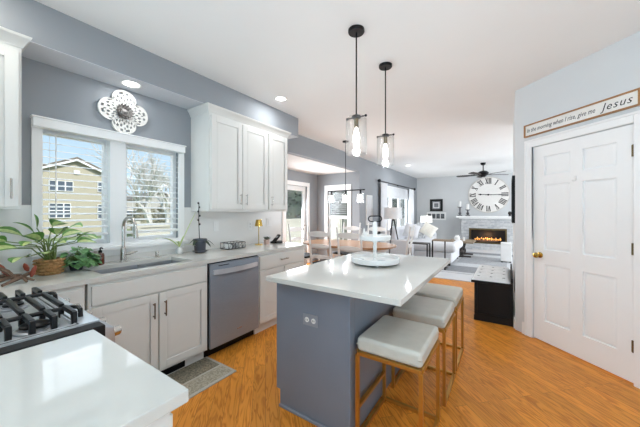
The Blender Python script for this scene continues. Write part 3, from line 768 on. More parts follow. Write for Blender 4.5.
def downlight(x, y, z, label, e=14, r=.075, color=(.93, .96, 1)):
    o = thing('recessed_light', label, 'ceiling light', (x, y, z), 0, 'recessed ceiling lights')
    MB().lathe([(r*.8, -.001), (r, -.001), (r, -.007), (r*.8, -.004)], n=28, closed=True).build('trim_ring', M_white, o, local=True)
    MB().lathe([(.0, -.0035), (r*.8, -.0035), (r*.8, -.0005), (.0, -.0005)], n=28).build('lens', M_can, o, local=True)
    light('downlight_glow', 'AREA', (0, 0, -.012), e*.8, color, size=r*1.7, parent=o)
    return o
downlight(-2.70, 1.085, 2.46, 'round recessed light in the soffit above the sink window', 1.6)
downlight(-2.30, 2.56, 2.74, 'round recessed ceiling light beside the soffit end', 6)
downlight(-2.45, 8.36, 2.74, 'round recessed ceiling light in front of the curtained window', 10)
downlight(.2, -1.3, 2.74, 'unseen round ceiling light added as fill behind the camera', 2)  # out of view, added for fill
downlight(-2.36, .0, 2.74, 'round recessed ceiling light beside the soffit, above the range', 9, color=(1, .95, .86))
downlight(.5, 1.5, 2.74, 'unseen round ceiling light added as fill near the pantry', 8)  # unseen lamp, put in only for more light

# chandelier over the dining table
o = thing('linear_chandelier', 'black bar chandelier with three glass shades over the dining table', 'chandelier', (-2.63, 4.81, 2.74))
MB().lathe([(.0, 0), (.06, 0), (.06, -.02), (.0, -.024)][::-1], (-2.63, 4.81, 2.74), 20).build('canopy', M_black, o)
MB().cyl((-2.63, 4.81, 2.72), (-2.63, 4.81, 1.77), .006, n=8).build('rod', M_black, o)
MB().box(-3.04, 4.80, 1.762, -2.22, 4.82, 1.782).build('bar', M_black, o)
for x in (-2.95, -2.63, -2.31):
    MB().cyl((x, 4.81, 1.765), (x, 4.81, 1.70), .018, n=12).build('socket', M_black, o)
    MB().lathe([(.025, 1.72), (.058, 1.715), (.062, 1.705), (.062, 1.53), (.059, 1.53), (.059, 1.702), (.025, 1.712)], (x, 4.81, 0), 24, closed=True).build('glass_shade', M_shadeglass, o)
    MB().ball((x, 4.81, 1.64), .026, sz=1.6).build('bulb', M_bulb, o)
    light('bulb_light', 'POINT', (x-o.location.x, 0, 1.57-2.74), 7, (.92, .95, 1), radius=.03, parent=o)

# ------------------------------------------------------------------ wall decor over the window
o = thing('wall_medallion', 'white carved quatrefoil medallion with grey flower centre above the window', 'wall decor', (X0, 1.09, 2.245))
R = basis((0, 0, 0), (0, 1, 0), (0, 0, 1), (1, 0, 0))
mb = MB(R); N = 96; hole_rows = []
def quat(a):
    return .118+.077*abs(math.cos(2*a))**.55 if True else 0
rings = [(.04, .012), (.07, .012), (.10, .014)]
outer = [(quat(2*PI*k/N)*math.cos(2*PI*k/N), quat(2*PI*k/N)*math.sin(2*PI*k/N)) for k in range(N)]
# pierced plate: polar grid with openings
fr = [.22, .36, .46, .58, .70, .80, .90, 1.0]
vs = []; 
for c_ in (.006, .022):
    for f in fr:
        for k in range(N): vs.append((outer[k][0]*f, outer[k][1]*f, c_+(.004 if (f == 1.0 and c_ > .01) else 0)))
nr = len(fr); fs = []
def keep(i, k):
    if not 0 <= i < nr-1: return False
    k %= N; lobe = k % 12
    if i == 1: return lobe not in (2, 3, 8, 9)
    if i == 2: return lobe not in (0, 5, 6, 11)
    if i == 3: return lobe not in (2, 3, 8, 9)
    if i == 4: return lobe not in (5, 6, 0)
    if i == 5: return lobe not in (1, 2, 3, 9, 10)
    return True
g = lambda i, k, c_: c_*nr*N+i*N+k % N
for i in range(nr-1):
    for k in range(N):
        if not keep(i, k): continue
        fs += [(g(i,k,1), g(i+1,k,1), g(i+1,k+1,1), g(i,k+1,1)), (g(i,k,0), g(i,k+1,0), g(i+1,k+1,0), g(i+1,k,0))]
        if not keep(i-1, k): fs.append((g(i,k,0), g(i,k,1), g(i,k+1,1), g(i,k+1,0)))
        if not keep(i+1, k): fs.append((g(i+1,k,0), g(i+1,k+1,0), g(i+1,k+1,1), g(i+1,k,1)))
        if not keep(i, k-1): fs.append((g(i,k,0), g(i+1,k,0), g(i+1,k,1), g(i,k,1)))
        if not keep(i, k+1): fs.append((g(i,k+1,0), g(i,k+1,1), g(i+1,k+1,1), g(i+1,k+1,0)))
mb.faces(vs, fs); mb.build('pierced_plate', mat('carved_white', S(222, 219, 213), .6, var=.05, scale=30), o, local=True)
mb = MB(R)
M_zinc = mat('zinc_grey', S(130, 126, 122), .45, .5, var=.35, scale=60)
for ring, (n_, r0, r1, z) in enumerate(((16, .03, .074, .026), (12, .02, .054, .032), (8, .01, .036, .038))):
    for k in range(n_):
        a = 2*PI*(k+.5*ring)/n_; ca, sa = math.cos(a), math.sin(a); wd = r1*PI/n_*.85
        P = lambda r, s_, zz: (ca*r-sa*s_, sa*r+ca*s_, zz)
        mb.faces([P(r0, -wd*.5, z), P((r0+r1)/2+.008, -wd, z+.004), P(r1, 0, z+.012), P((r0+r1)/2+.008, wd, z+.004), P(r0, wd*.5, z), P((r0+r1)/2, 0, z-.003)],
                 [(0, 1, 5), (1, 2, 5), (2, 3, 5), (3, 4, 5), (4, 0, 5)])
mb.lathe([(.04, .012), (.04, .03), (.012, .045), (.0, .05)], n=18)
mb.build('flower', M_zinc, o, local=True)

# ------------------------------------------------------------------ sign over the pantry door
def text_mesh(name, s, size, m, M, parent, shear=.25, depth=.0008, xspace=1.0, width=None):
    cu = bpy.data.curves.new(name, 'FONT'); cu.body = s; cu.size = size; cu.shear = shear; cu.extrude = depth; cu.space_character = xspace
    cu.resolution_u = 2
    t = bpy.data.objects.new(name, cu); C.objects.link(t); bpy.context.view_layer.update()
    me = bpy.data.meshes.new_from_object(t.evaluated_get(bpy.context.evaluated_depsgraph_get()))
    bpy.data.objects.remove(t)
    xs = [v.co.x for v in me.vertices]; k = width/(max(xs)-min(xs)) if width else 1; mn = min(xs)
    for v in me.vertices: v.co.x = (v.co.x-mn)*k
    me.transform(M); me.materials.append(m)
    o = bpy.data.objects.new(name, me); C.objects.link(o); o.parent = parent
    return o
sg = thing('wall_sign', 'long white wooden sign with handwritten words above the pantry door', 'sign', DG @ Vector((.615, 0, 2.232)), -PI/4)
L2 = .485; R2 = basis((0, 0, 0), (1, 0, 0), (0, 0, 1), (0, -1, 0))
MB(R2).box(-L2+.01, -.055, .0, L2-.01, .055, .012).build('board', mat('sign_white', S(240, 238, 233), .6), sg, local=True)
mb = MB(R2)
mb.slab([-L2, -L2+.012, L2-.012, L2], [-.066, -.054, .054, .066], {(1, 1)}, 0, .024)
mb.build('frame', mat('sign_wood', S(168, 122, 78), .55, var=.15), sg, local=True)
M_ink = mat('sign_ink', S(52, 50, 50), .7)
# text lies in the xz plane facing -y
TM = lambda x, z: R2 @ Matrix.Translation((x, z, .0122))
text_mesh('lettering', 'In the morning when I rise, give me', .062, M_ink, TM(-.455, -.018), sg, .3, width=.64)
text_mesh('lettering', 'Jesus', .088, M_ink, TM(.222, -.025), sg, .3, width=.215, xspace=1.15)

# ------------------------------------------------------------------ things on the counter
CZ = .92
# basket plant
o = thing('potted_plant', 'variegated leafy plant in a wicker basket at the left end of the counter', 'plant', (-2.635, .555, CZ))
mb = MB(); prof = []
for k in range(10):
    z = .011*k; prof += [(.052+.019*math.sin(.35+z*13)*.9+(.004 if k % 2 else 0), z)]
b = mb.lathe(prof+[(.062, .105), (.056, .09), (.0, .09)], (-2.635, .555, CZ), 26).build('basket', M_wicker, o)
mb = MB()
for k in range(5):
    z = .014+.021*k; r = .056+.019*math.sin(.35+z*13)*.9; pts = []
    for j in range(48):
        a = 2*PI*j/48; rr = r+.006*math.cos(a*12+PI*(k % 2)); pts.append((-2.635+rr*math.cos(a), .555+rr*math.sin(a), CZ+z))
    mb.tube(pts, .0075, 6, closed=True)
mb.build('weave', M_wicker, b)
MB().lathe([(0, .09), (.055, .092), (.055, .096), (0, .1)], (-2.635, .555, CZ), 20).build('soil', M_soil, o)
rnd = random.Random(3)
fol = MB(); stm = MB()
leaves = [(-.02,-.16,.30,.17),(.02,-.10,.33,.15),(.05,-.06,.25,.16),(.10,.03,.30,.16),(.12,.08,.34,.17),(-.04,.10,.27,.15),(.06,.16,.22,.16),(.14,-.10,.24,.15),(.17,.0,.20,.15),(-.08,-.06,.36,.15),(.02,.02,.38,.15),(-.05,-.24,.22,.17),(.09,-.2,.20,.18),(.08,-.26,.26,.16),(.13,.16,.28,.14),(-.02,.20,.20,.14),(.17,-.05,.13,.13),(.15,-.16,.12,.14),(.0,-.32,.20,.16)]
for dx, dy, dz, ln in leaves:
    a = Vector((-2.635+rnd.uniform(-.03, .03), .555+rnd.uniform(-.03, .03), CZ+.09)); bpt = Vector((-2.635+dx*.8, .55+dy*.8, CZ+.06+dz*.72))
    mid = (a+bpt)/2+Vector((-dx*.15, -dy*.15, .04))
    stm.tube([a, mid, bpt], [.005, .004, .003], 6)
    d = Vector((dx+rnd.uniform(-.06, .10), dy+rnd.uniform(-.05, .05), .06+rnd.uniform(-.05, .10))); fol.leaf(bpt, d, ln*1.0, .10, .35, two=True, roll=rnd.uniform(-.5, .5))
fol.build('foliage', [M_leafg, M_leafy], o); stm.build('stems', M_stem, o)
# trailing ivy in a small dark pot
o = thing('trailing_plant', 'bushy green trailing plant between the wicker basket and the sink', 'plant', (-2.66, .705, CZ))
MB().lathe([(.035, 0), (.05, .07), (.046, .07), (.04, .06), (0, .06)], (-2.66, .705, CZ), 18).build('pot', M_charc, o)
fol = MB(); stm = MB()
for k in range(120):
    a = rnd.uniform(0, 2*PI); r = .13*math.sqrt(rnd.random()); h = .17*(1-(r/.15)**2)+.02
    p = Vector((-2.66+r*math.cos(a)*.65, .715+r*math.sin(a)*.75, CZ+max(.045, h*rnd.uniform(.12, 1.0))))
    d = Vector((math.cos(a)+.3, math.sin(a), rnd.uniform(-.3, .4)))
    fol.leaf(p, d, rnd.uniform(.05, .068), rnd.uniform(.042, .056), .3, n=4, roll=rnd.uniform(-.6, .6))
    if k % 3 == 0: stm.tube([(-2.66, .705, CZ+.06), ((-2.66+p.x)/2, (.705+p.y)/2, max(p.z, CZ+.07)+.03), p], .002, 5)
fol.build('foliage', M_ivy, o); stm.build('stems', M_stem, o)
# driftwood with red pods
o = thing('driftwood', 'gnarled driftwood with dried red pods beside the wicker basket', 'driftwood', (-2.45, .37, CZ))
mb = MB()
for pts in ([(-2.36, .30, .935), (-2.41, .36, .95), (-2.45, .42, .97), (-2.47, .455, .985)], [(-2.44, .27, .94), (-2.45, .34, .96), (-2.43, .40, .95), (-2.40, .435, .934)], [(-2.52, .26, .95), (-2.48, .32, .97), (-2.44, .385, .965), (-2.38, .40, .935)], [(-2.42, .36, .96), (-2.44, .33, 1.0), (-2.47, .29, 1.03)]):
    mb.tube(pts, [.008, .012, .010, .006][:len(pts)], 8)
mb.build('branch', M_drift, o)
for p, q in (((-2.45, .335, .975), (-2.48, .30, 1.045)), ((-2.44, .43, .95), (-2.42, .445, 1.02)), ((-2.47, .42, .985), (-2.44, .40, 1.035))):
    p, q = Vector(p), Vector(q); MB().tube([p, p*.7+q*.3, p*.3+q*.7, q], [.006, .013, .012, .004], 10).build('pod', M_pod, o)
# soap bottle
o = thing('soap_bottle', 'amber glass soap pump bottle on the counter left of the faucet', 'bottle', (-2.765, .885, CZ))
MB().lathe([(0, 0), (.026, 0), (.029, .006), (.029, .075), (.024, .09), (.012, .096), (.012, .105), (0, .105)], (-2.765, .885, CZ), 20).build('bottle_body', M_amber, o)
mb = MB(); mb.lathe([(.014, .100), (.014, .115), (.005, .118), (.005, .138), (0, .138)], (-2.765, .885, CZ), 14); mb.tube([(-2.765, .885, CZ+.136), (-2.74, .887, CZ+.139), (-2.727, .888, CZ+.132)], .005, 8)
mb.build('pump', M_black, o)
# bulb vase with green leaves
o = thing('bulb_vase', 'white bulb vase with long bending green leaves beside the sink', 'vase', (-2.775, 1.555, CZ))
MB().lathe([(0, 0), (.022, 0), (.034, .02), (.036, .035), (.026, .055), (.018, .07), (.02, .078), (.017, .078), (.015, .07), (0, .066)], (-2.775, 1.555, CZ), 20).build('vase_body', M_plastic, o)
fol = MB()
for d, ln, wd, dr in (((.05, .14, .36), .42, .04, .05), ((.06, -.26, .26), .40, .044, .42), ((.14, .12, .12), .20, .022, .5), ((.12, -.10, .22), .24, .025, .55), ((.0, .06, .2), .16, .022, .2)):
    fol.leaf((-2.775, 1.555, CZ+.068), d, ln, wd, dr, n=8)
fol.build('foliage', M_leafy, o)
# orchid
o = thing('orchid', 'leggy orchid in a charcoal pot below the upper cabinets', 'plant', (-2.715, 1.745, CZ))
MB().lathe([(0, 0), (.05, 0), (.052, .01), (.075, .012), (.078, .02), (.056, .022), (.062, .12), (.07, .122), (.07, .145), (.063, .145), (.058, .125), (0, .125)], (-2.715, 1.745, CZ), 26).build('pot', M_charc, o)
fol = MB()
for d, ln in (((.3, .9, .35), .16), ((.4, -.8, .5), .15), ((.9, .3, .3), .14), ((-.2, -.9, .6), .13), ((.6, .7, .7), .12)): fol.leaf((-2.715, 1.745, CZ+.125), d, ln, .05, .75)
fol.build('foliage', mat('orchid_leaf', S(58, 76, 58), .4, var=.2), o)
mb = MB(); mb.tube([(-2.715, 1.74, CZ+.12), (-2.72, 1.735, CZ+.3), (-2.715, 1.73, CZ+.45), (-2.71, 1.73, CZ+.53)], [.005, .004, .004, .003], 7)
for k in range(6): mb.ball((-2.71+.004*(-1)**k, 1.73+.006*(-1)**k, CZ+.30+.045*k), .009, sz=1.3)
mb.build('stem', M_darkwood, o)
# wire tray
o = thing('wire_basket', 'shallow black wire basket with glass sides on the counter', 'basket', (-2.69, 2.15, CZ))
x0, x1, y0, y1 = -2.765, -2.615, 2.035, 2.275
mb = MB()
for z in (CZ+.008, CZ+.072):
    for a, b_ in (((x0, y0), (x1, y0)), ((x1, y0), (x1, y1)), ((x1, y1), (x0, y1)), ((x0, y1), (x0, y0))): mb.cyl((*a, z), (*b_, z), .004, n=6)
n_ = 5
for k in range(n_+1):
    y = y0+(y1-y0)*k/n_
    for x in (x0, x1): mb.cyl((x, y, CZ+.004), (x, y, CZ+.072), .003, n=6)
for k in range(n_):
    ya, yb = y0+(y1-y0)*k/n_, y0+(y1-y0)*(k+1)/n_
    mb.cyl((x1, ya, CZ+.01), (x1, yb, CZ+.07), .002, n=5)
mb.build('wire_frame', M_black, o)
MB().box(x0+.004, y0+.004, CZ+.002, x1-.004, y1-.004, CZ+.008).build('base', M_white, o)
for x in (x0+.005, x1-.007): MB().box(x, y0+.006, CZ+.01, x+.002, y1-.006, CZ+.069).build('glass_side', M_glass, o)
for k, (yy, m_, lb) in enumerate(((2.07, M_white, 'white folded napkin bundle in the wire basket, near end'), (2.13, M_grayfab, 'grey folded napkin bundle in the middle of the wire basket'), (2.20, M_white, 'white folded napkin bundle in the wire basket, far end'))):
    tag(MB().box(-2.73, yy, CZ+.008, -2.65, yy+.05, CZ+.05+.006*k, .008).build('napkin', m_), lb, 'napkin')
# small gold lamp
o = thing('table_lamp', 'slim gold cordless lamp with cone shade on the kitchen counter', 'lamp', (-2.70, 2.575, CZ))
MB().lathe([(0, 0), (.05, 0), (.05, .012), (.008, .016), (0, .016)], (-2.70, 2.575, CZ), 24).build('base', M_gold, o)
MB().cyl((-2.70, 2.575, CZ+.012), (-2.70, 2.575, CZ+.25), .006, n=10).build('pole', M_gold, o)
MB().lathe([(.052, .245), (.036, .33), (0, .332), (0, .328), (.034, .326), (.049, .245)], (-2.70, 2.575, CZ), 24).build('lamp_shade', M_gold, o)
# succulent
o = thing('succulent', 'small grey green succulent in a blush pot beside the gold lamp', 'plant', (-2.68, 2.70, CZ))
MB().lathe([(0, 0), (.036, 0), (.042, .06), (.037, .06), (.034, .052), (0, .052)], (-2.68, 2.70, CZ), 18).build('pot', M_terra, o)
fol = MB()
for k in range(16):
    a = k*2.4; fol.leaf((-2.68, 2.70, CZ+.052), (math.cos(a), math.sin(a), .5+.05*k), .07, .028, .1, n=4)
fol.build('foliage', mat('succulent_green', S(86, 102, 88), .5, var=.2), o)
# phone
o = thing('cordless_phone', 'black cordless phone resting on its base at the end of the counter', 'phone', (-2.66, 2.87, CZ))
MB().box(-2.72, 2.81, CZ, -2.60, 2.93, CZ+.025, .006).build('base', M_blackpaint, o)
MB(Matrix.Translation((-2.66, 2.86, CZ+.055)) @ Matrix.Rotation(math.radians(38), 4, 'X')).box(-.028, -.085, -.012, .028, .085, .014, .008).build('handset', M_blackpaint, o)
MB(Matrix.Translation((-2.66, 2.86, CZ+.055)) @ Matrix.Rotation(math.radians(38), 4, 'X')).box(-.02, .01, .014, .02, .05, .0155).build('screen', M_steel, o)

# ------------------------------------------------------------------ dining nook
dr = struct(MB().slab([DY0-.085, DY0+.012, DY1-.012, DY1+.085], [0, DZ1-.012, DZ1+.09], {(1, 0)}, -4.40, -4.378, WYZ(0)).build('trim_5', M_trim))
mb = MB(); frame(mb, DY0+.012, DY1-.012, .012, DZ1-.012, -4.49, -4.445, .105, .16, .12)
dd = struct(mb.build('door_2', M_trim), 'white glazed patio door in the dining nook')
MB().box(-4.47, DY0+.11, .165, -4.465, DY1-.11, DZ1-.125).build('door_pane', M_pane, dd)
mb = MB(); mb.cyl((-4.445, DY1-.06, 1.0), (-4.40, DY1-.06, 1.0), .01, n=8); mb.cyl((-4.405, DY1-.06, 1.0), (-4.405, DY1-.17, 1.0), .009, n=8); mb.build('door_handle', M_nickel, dd)
mb = MB(WXZ(YN)); mb.slab([-4.06-.085, -4.05, -3.43, -3.42+.085], [.48-.09, .49, 1.96, 1.97+.10], {(1, 1)}, .0, .022); mb.slab([-4.05, -4.01, -3.47, -3.43], [.49, .54, 1.17, 1.22, 1.96], {(1, 1), (1, 3)}, -.09, -.04)
wn = struct(mb.build('window_2', M_trim), 'white window in the far wall of the dining nook')
MB().box(-4.02, YN+.063, .53, -3.46, YN+.067, 1.93).build('window_pane', M_pane, wn)
MB().box(-4.16, YN-.06, .455, -3.32, YN-.0, .485, .004).build('window_sill', M_trim, wn)
blind(basis((-4.045, YN+.02, 0), (1, 0, 0), (0, 0, 1), (0, -1, 0)), .61, 1.95, 1.22, .052, 'white slat blind half lowered in the dining nook window', .12, .05, False)
mb = MB(); mb.box(-4.09, YN-.03, 1.90, -3.39, YN-.022, 1.985)
tag(mb.build('blind_valance', M_trim), 'short white valance over the dining nook window', 'valance')

TX, TY = -2.55, 4.72
o = thing('dining_table', 'oval oak topped dining table with white pedestal in the nook', 'table', (TX, TY, 0))
oval = lambda a, b, p=2.6, n=56: [(TX+a*math.copysign(abs(math.cos(2*PI*k/n))**(2/p), math.cos(2*PI*k/n)), TY+b*math.copysign(abs(math.sin(2*PI*k/n))**(2/p), math.sin(2*PI*k/n))) for k in range(n)]
MB().prism(oval(.93, .55), .722, .752, None, .006).build('tabletop', M_oak, o)
MB().prism(oval(.78, .42), .65, .722).build('apron', M_white, o)
for x in (TX-.4, TX+.4):
    p_ = MB().lathe([(.09, .04), (.05, .10), (.045, .2), (.075, .32), (.05, .44), (.045, .55), (.08, .65)], (x, TY, 0), 20).build('pedestal', M_white, o)
    MB().box(x-.05, TY-.36, 0, x+.05, TY+.36, .06, .015).build('foot', M_white, p_)
def make_chair(label):
    o = thing('dining_chair', label, 'chair', (0, 0, 0), 0, 'white ladder back chairs around the dining table')
    for sx in (-1, 1):
        MB().tube([(sx*.19, .20, 0), (sx*.195, .20, .43)], [.014, .02], 10).build('leg', M_white, o, local=True)
        mb = MB(); mb.tube([(sx*.19, -.23, 0), (sx*.195, -.20, .44), (sx*.2, -.235, .8), (sx*.205, -.28, 1.09)], [.015, .02, .018, .013], 10); mb.ball((sx*.205, -.283, 1.10), .016)
        mb.build('back_post', M_white, o, local=True)
    for z, y, h in ((.60, -.214, .05), (.78, -.232, .055), (.98, -.262, .085)):
        n_ = 10; vs = []
        for k in range(n_+1):
            t = k/n_; x = -.195+.39*t; cv = -.035*math.sin(PI*t); hh = h*(.5+.5*math.sin(PI*t)**.6)
            for dy in (-.009, .009):
                for sg_ in (-1, 1): vs.append((x, y+cv+dy, z+sg_*hh/2+(.012*math.sin(PI*t) if sg_ > 0 else 0)))
        fs = []
        for k in range(n_):
            a = 4*k; q = a+4; fs += [(a, a+1, q+1, q), (a+2, q+2, q+3, a+3), (a+1, a+3, q+3, q+1), (a, q, q+2, a+2)]
        fs += [(0, 2, 3, 1), (4*n_, 4*n_+1, 4*n_+3, 4*n_+2)]
        MB().faces(vs, fs).build('back_rail', M_white, o, local=True)
    MB().box(-.215, -.205, .42, .215, .225, .45, .008).build('seat', M_white, o, local=True)
    MB().box(-.205, -.185, .45, .205, .215, .485, .016, seg=3).build('cushion', M_blackpaint, o, local=True)
    mb = MB()
    for sx in (-1, 1): mb.cyl((sx*.19, .20, .2), (sx*.192, -.215, .2), .009, n=8)
    mb.cyl((-.19, .2, .27), (.19, .2, .27), .009, n=8); mb.build('stretcher', M_white, o, local=True)
    return o
ch = make_chair('white ladder back chair on the near side of the dining table, left of the two'); ch.location = (-2.59, 4.08, 0)
dup(ch, (-2.03, 4.08, 0), 0, 'white ladder back chair on the near side of the dining table, right of the two')
dup(ch, (-3.42, 4.55, 0), -PI/2-.15, 'white ladder back chair at the left end of the dining table, by the patio door')
dup(ch, (-1.62, 4.78, 0), PI/2+.12, 'white ladder back chair at the right end of the dining table, towards the sofa')
dup(ch, (-2.9, 5.32, 0), PI, 'white ladder back chair on the window side of the dining table, left of the two')
dup(ch, (-2.3, 5.34, 0), PI, 'white ladder back chair on the window side of the dining table, right of the two')
o = thing('wall_panel_art', 'tall pale framed panel on the wall between nook and curtains', 'wall art', (XH, 6.97, 1.40))
MB().slab([6.78, 6.80, 7.14, 7.16], [1.0, 1.02, 1.78, 1.80], {(1, 1)}, XH, XH+.025, WYZ(0)).build('frame', M_white, o)
MB().box(XH, 6.80, 1.02, XH+.012, 7.14, 1.78).build('canvas', mat('pale_print', S(212, 214, 216), .8, var=.05, scale=9), o)

# ------------------------------------------------------------------ family room
mb = MB(); mb.slab([FY0-.08, FY0+.01, FY1-.01, FY1+.08], [FZ0-.1, FZ0+.01, FZ1-.01, FZ1+.09], {(1, 1)}, XH, XH+.02, WYZ(0))
n_ = 3; wd = (FY1-FY0-.02)/n_
for k in range(n_): frame(mb, FY0+.01+k*wd, FY0+.01+(k+1)*wd, FZ0+.01, FZ1-.01, XH-.09, XH-.03, .085, .12, .09)
wn = struct(mb.build('window_3', M_trim), 'white three section glazed window behind the sofa')
for k in range(n_): MB().box(XH-.065, FY0+.09+k*wd, FZ0+.12, XH-.06, FY0-.07+(k+1)*wd, FZ1-.1).build('window_pane', M_pane, wn)
o = thing('curtain_rod', 'black curtain rod with ball finials above the family room window', 'curtain rod', (XH, 9.3, 2.24))
MB().cyl((XH+.09, 7.55, 2.24), (XH+.09, 11.05, 2.24), .016, n=10).build('rod', M_black, o)
for y in (7.5, 11.1): MB().ball((XH+.09, y, 2.24), .05).build('finial', M_black, o)
for y in (7.62, 9.3, 10.98): MB().cyl((XH, y, 2.24), (XH+.09, y, 2.24), .014, n=8).build('bracket', M_black, o)
def curtain(y0, y1, label):
    mb = MB(); n_ = 60; vs = []
    for k in range(n_+1):
        t = k/n_; y = y0+(y1-y0)*t
        for zi, z in enumerate((.03, 1.1, 2.205)):
            vs.append((XH+.09+.045*math.sin(t*PI*10)*(1.0 if z < 2 else .7), y, z))
            vs.append((XH+.096+.045*math.sin(t*PI*10)*(1.0 if z < 2 else .7), y, z))
    fs = []
    for k in range(n_):
        a = 6*k; b_ = a+6
        for z in (0, 2): fs += [(a+z, b_+z, b_+z+2, a+z+2), (a+z+1, a+z+3, b_+z+3, b_+z+1)]
        fs += [(a, a+1, b_+1, b_), (a+4, b_+4, b_+5, a+5)]
    fs += [(0, 2, 3, 1), (2, 4, 5, 3), (6*n_, 6*n_+1, 6*n_+3, 6*n_+2), (6*n_+2, 6*n_+3, 6*n_+5, 6*n_+4)]
    mb.faces(vs, fs); return tag(mb.build('curtain', M_curtain), label, 'curtain')
curtain(7.62, 8.12, 'white floor length curtain at the near side of the family room window')
curtain(10.4, 10.95, 'white floor length curtain at the far side of the window, by the corner')
o = thing('roman_shade', 'pale grey roman shade pulled up at the top of the family room window', 'window shade', (XH, 9.25, 2.1))
mb = MB()
for k in range(4): mb.box(XH+.022, FY0+.02, 1.80+.085*k, XH+.05-.005*k, FY1-.02, 1.90+.085*k, .006)
mb.build('folds', mat('shade_linen', S(214, 216, 219), .85, var=.04), o)

# tripod lamp behind the dining table
lx, ly = -2.53, 7.25
o = thing('floor_lamp', 'tripod lamp with dark legs and pale drum shade before the curtained window', 'lamp', (lx, ly, 0))
for k in range(3):
    a = 2*PI*k/3+.4; MB().tube([(lx+.24*math.cos(a), ly+.24*math.sin(a), .03), (lx+.03*math.cos(a), ly+.03*math.sin(a), 1.15)], [.014, .02], 8).build('leg', M_darkwood, o)
MB().cyl((lx, ly, 1.12), (lx, ly, 1.22), .035, n=14).build('hub', M_darkwood, o)
MB().lathe([(.235, 1.165), (.225, 1.47), (.221, 1.47), (.231, 1.165)], (lx, ly, 0), 32, closed=True).build('lamp_shade', mat('grey_shade', S(232, 233, 234), .8), o)

# sectional sofa
o = thing('sofa', 'white sectional sofa with chaise along the family room window', 'sofa', (-2.2, 8.9, 0))
def cush(name, x0, y0, z0, x1, y1, z1, b=.05, m=M_fabric): return MB().box(x0, y0, z0, x1, y1, z1, b, seg=4).build(name, m, o)
cush('base', -2.92, 7.45, .08, -2.05, 10.4, .32, .03); cush('chaise_base', -2.05, 7.45, .08, -1.13, 8.85, .34, .03)
cush('chaise_cushion', -2.6, 7.42, .34, -1.03, 8.86, .56, .09)
cush('seat_cushion', -2.6, 8.87, .32, -2.03, 9.5, .52); cush('seat_cushion', -2.6, 9.51, .32, -2.03, 10.2, .52)
cush('backrest', -2.92, 7.45, .30, -2.70, 10.4, .82); cush('arm', -2.9, 10.2, .3, -2.05, 10.42, .64); cush('arm', -2.9, 7.25, .08, -2.02, 7.46, .62)
for y0 in (7.5, 8.5, 9.45): cush('back_cushion', -2.76, y0, .48, -2.52, y0+.92, .92, .09)
for x, y in ((-1.2, 7.5), (-1.2, 8.78), (-2.9, 10.3), (-2.9, 7.35), (-2.1, 10.3)): MB().box(x-.04, y-.04, .0245, x+.04, y+.04, .08).build('foot', M_darkwood, o)
def pillow(x, y, z, rx, rz, s_, m, label, turn=0.):
    M = Matrix.Translation((x, y, z)) @ Matrix.Rotation(rz, 4, 'Z') @ Matrix.Rotation(rx, 4, 'X') @ Matrix.Rotation(turn, 4, 'Y')
    mb = MB(M); n_ = 8; vs = []
    for sg_ in (-1, 1):
        for i in range(n_+1):
            for j in range(n_+1):
                u, v = 2*i/n_-1, 2*j/n_-1; t = ((1-u**4)*(1-v**4))**.5
                k = 1-.06*(u*u+v*v-2*u*u*v*v); vs.append((u*s_*k, sg_*.075*t, v*s_*k))
    q = (n_+1)**2; fs = []
    for i in range(n_):
        for j in range(n_):
            a = i*(n_+1)+j; fs += [(a, a+1, a+n_+2, a+n_+1), (q+a, q+a+n_+1, q+a+n_+2, q+a+1)]
    mb.faces(vs, fs); mb.bm.verts.ensure_lookup_table()
    bmesh.ops.remove_doubles(mb.bm, verts=mb.bm.verts, dist=1e-4)
    return tag(mb.build('throw_pillow', m, smooth=60), label, 'pillow')
pillow(-2.22, 7.9, .82, -.35, .5, .21, M_fabric, 'white throw pillow on the sofa, nearest the lamp with tripod legs', .3)
pillow(-2.22, 8.4, .78, -.5, .7, .23, M_patfab, 'grey patterned throw pillow on the sofa chaise')
pillow(-1.86, 8.32, .84, -.45, .4, .195, M_creamfab, 'cream throw pillow standing on its corner on the sofa chaise', .6)
pillow(-2.35, 9.6, .78, -.3, 1.2, .23, M_patfab, 'grey patterned throw pillow at the far end of the sofa')
# black framed side tables
def frame_table(name, x0, x1, y0, y1, h, label, top, cshape=0.):
    o = thing(name, label, 'table', ((x0+x1)/2, (y0+y1)/2, 0))
    MB().box(x0, y0, h-.025, x1, y1, h, .004).build('tabletop', top, o)
    x1 -= cshape
    for x in (x0+.015, x1-.015):
        for y in ((y0+.015,) if cshape else (y0+.015, y1-.015)): MB().box(x-.013, y-.013, .0245 if y < 10.5 else .012, x+.013, y+.013, h-.025).build('leg', M_black, o)
    mb = MB()
    for x in (x0+.015, x1-.015): mb.box(x-.01, y0+.03, .0245, x+.01, y1-.03, .042)
    mb.box(x0+.03, y1-.025, .0245, x1-.03, y1-.005, .042); mb.build('base_rail', M_black, o)
    return o
frame_table('console_table', -2.03, -1.55, 6.85, 7.15, .60, 'small dark side table with black legs at the near end of the sofa', M_darkwood)
frame_table('side_table', -1.46, -1.0, 6.85, 7.2, .70, 'tall side table with black legs and grey wood top in front of the chaise', M_rustic, .16)
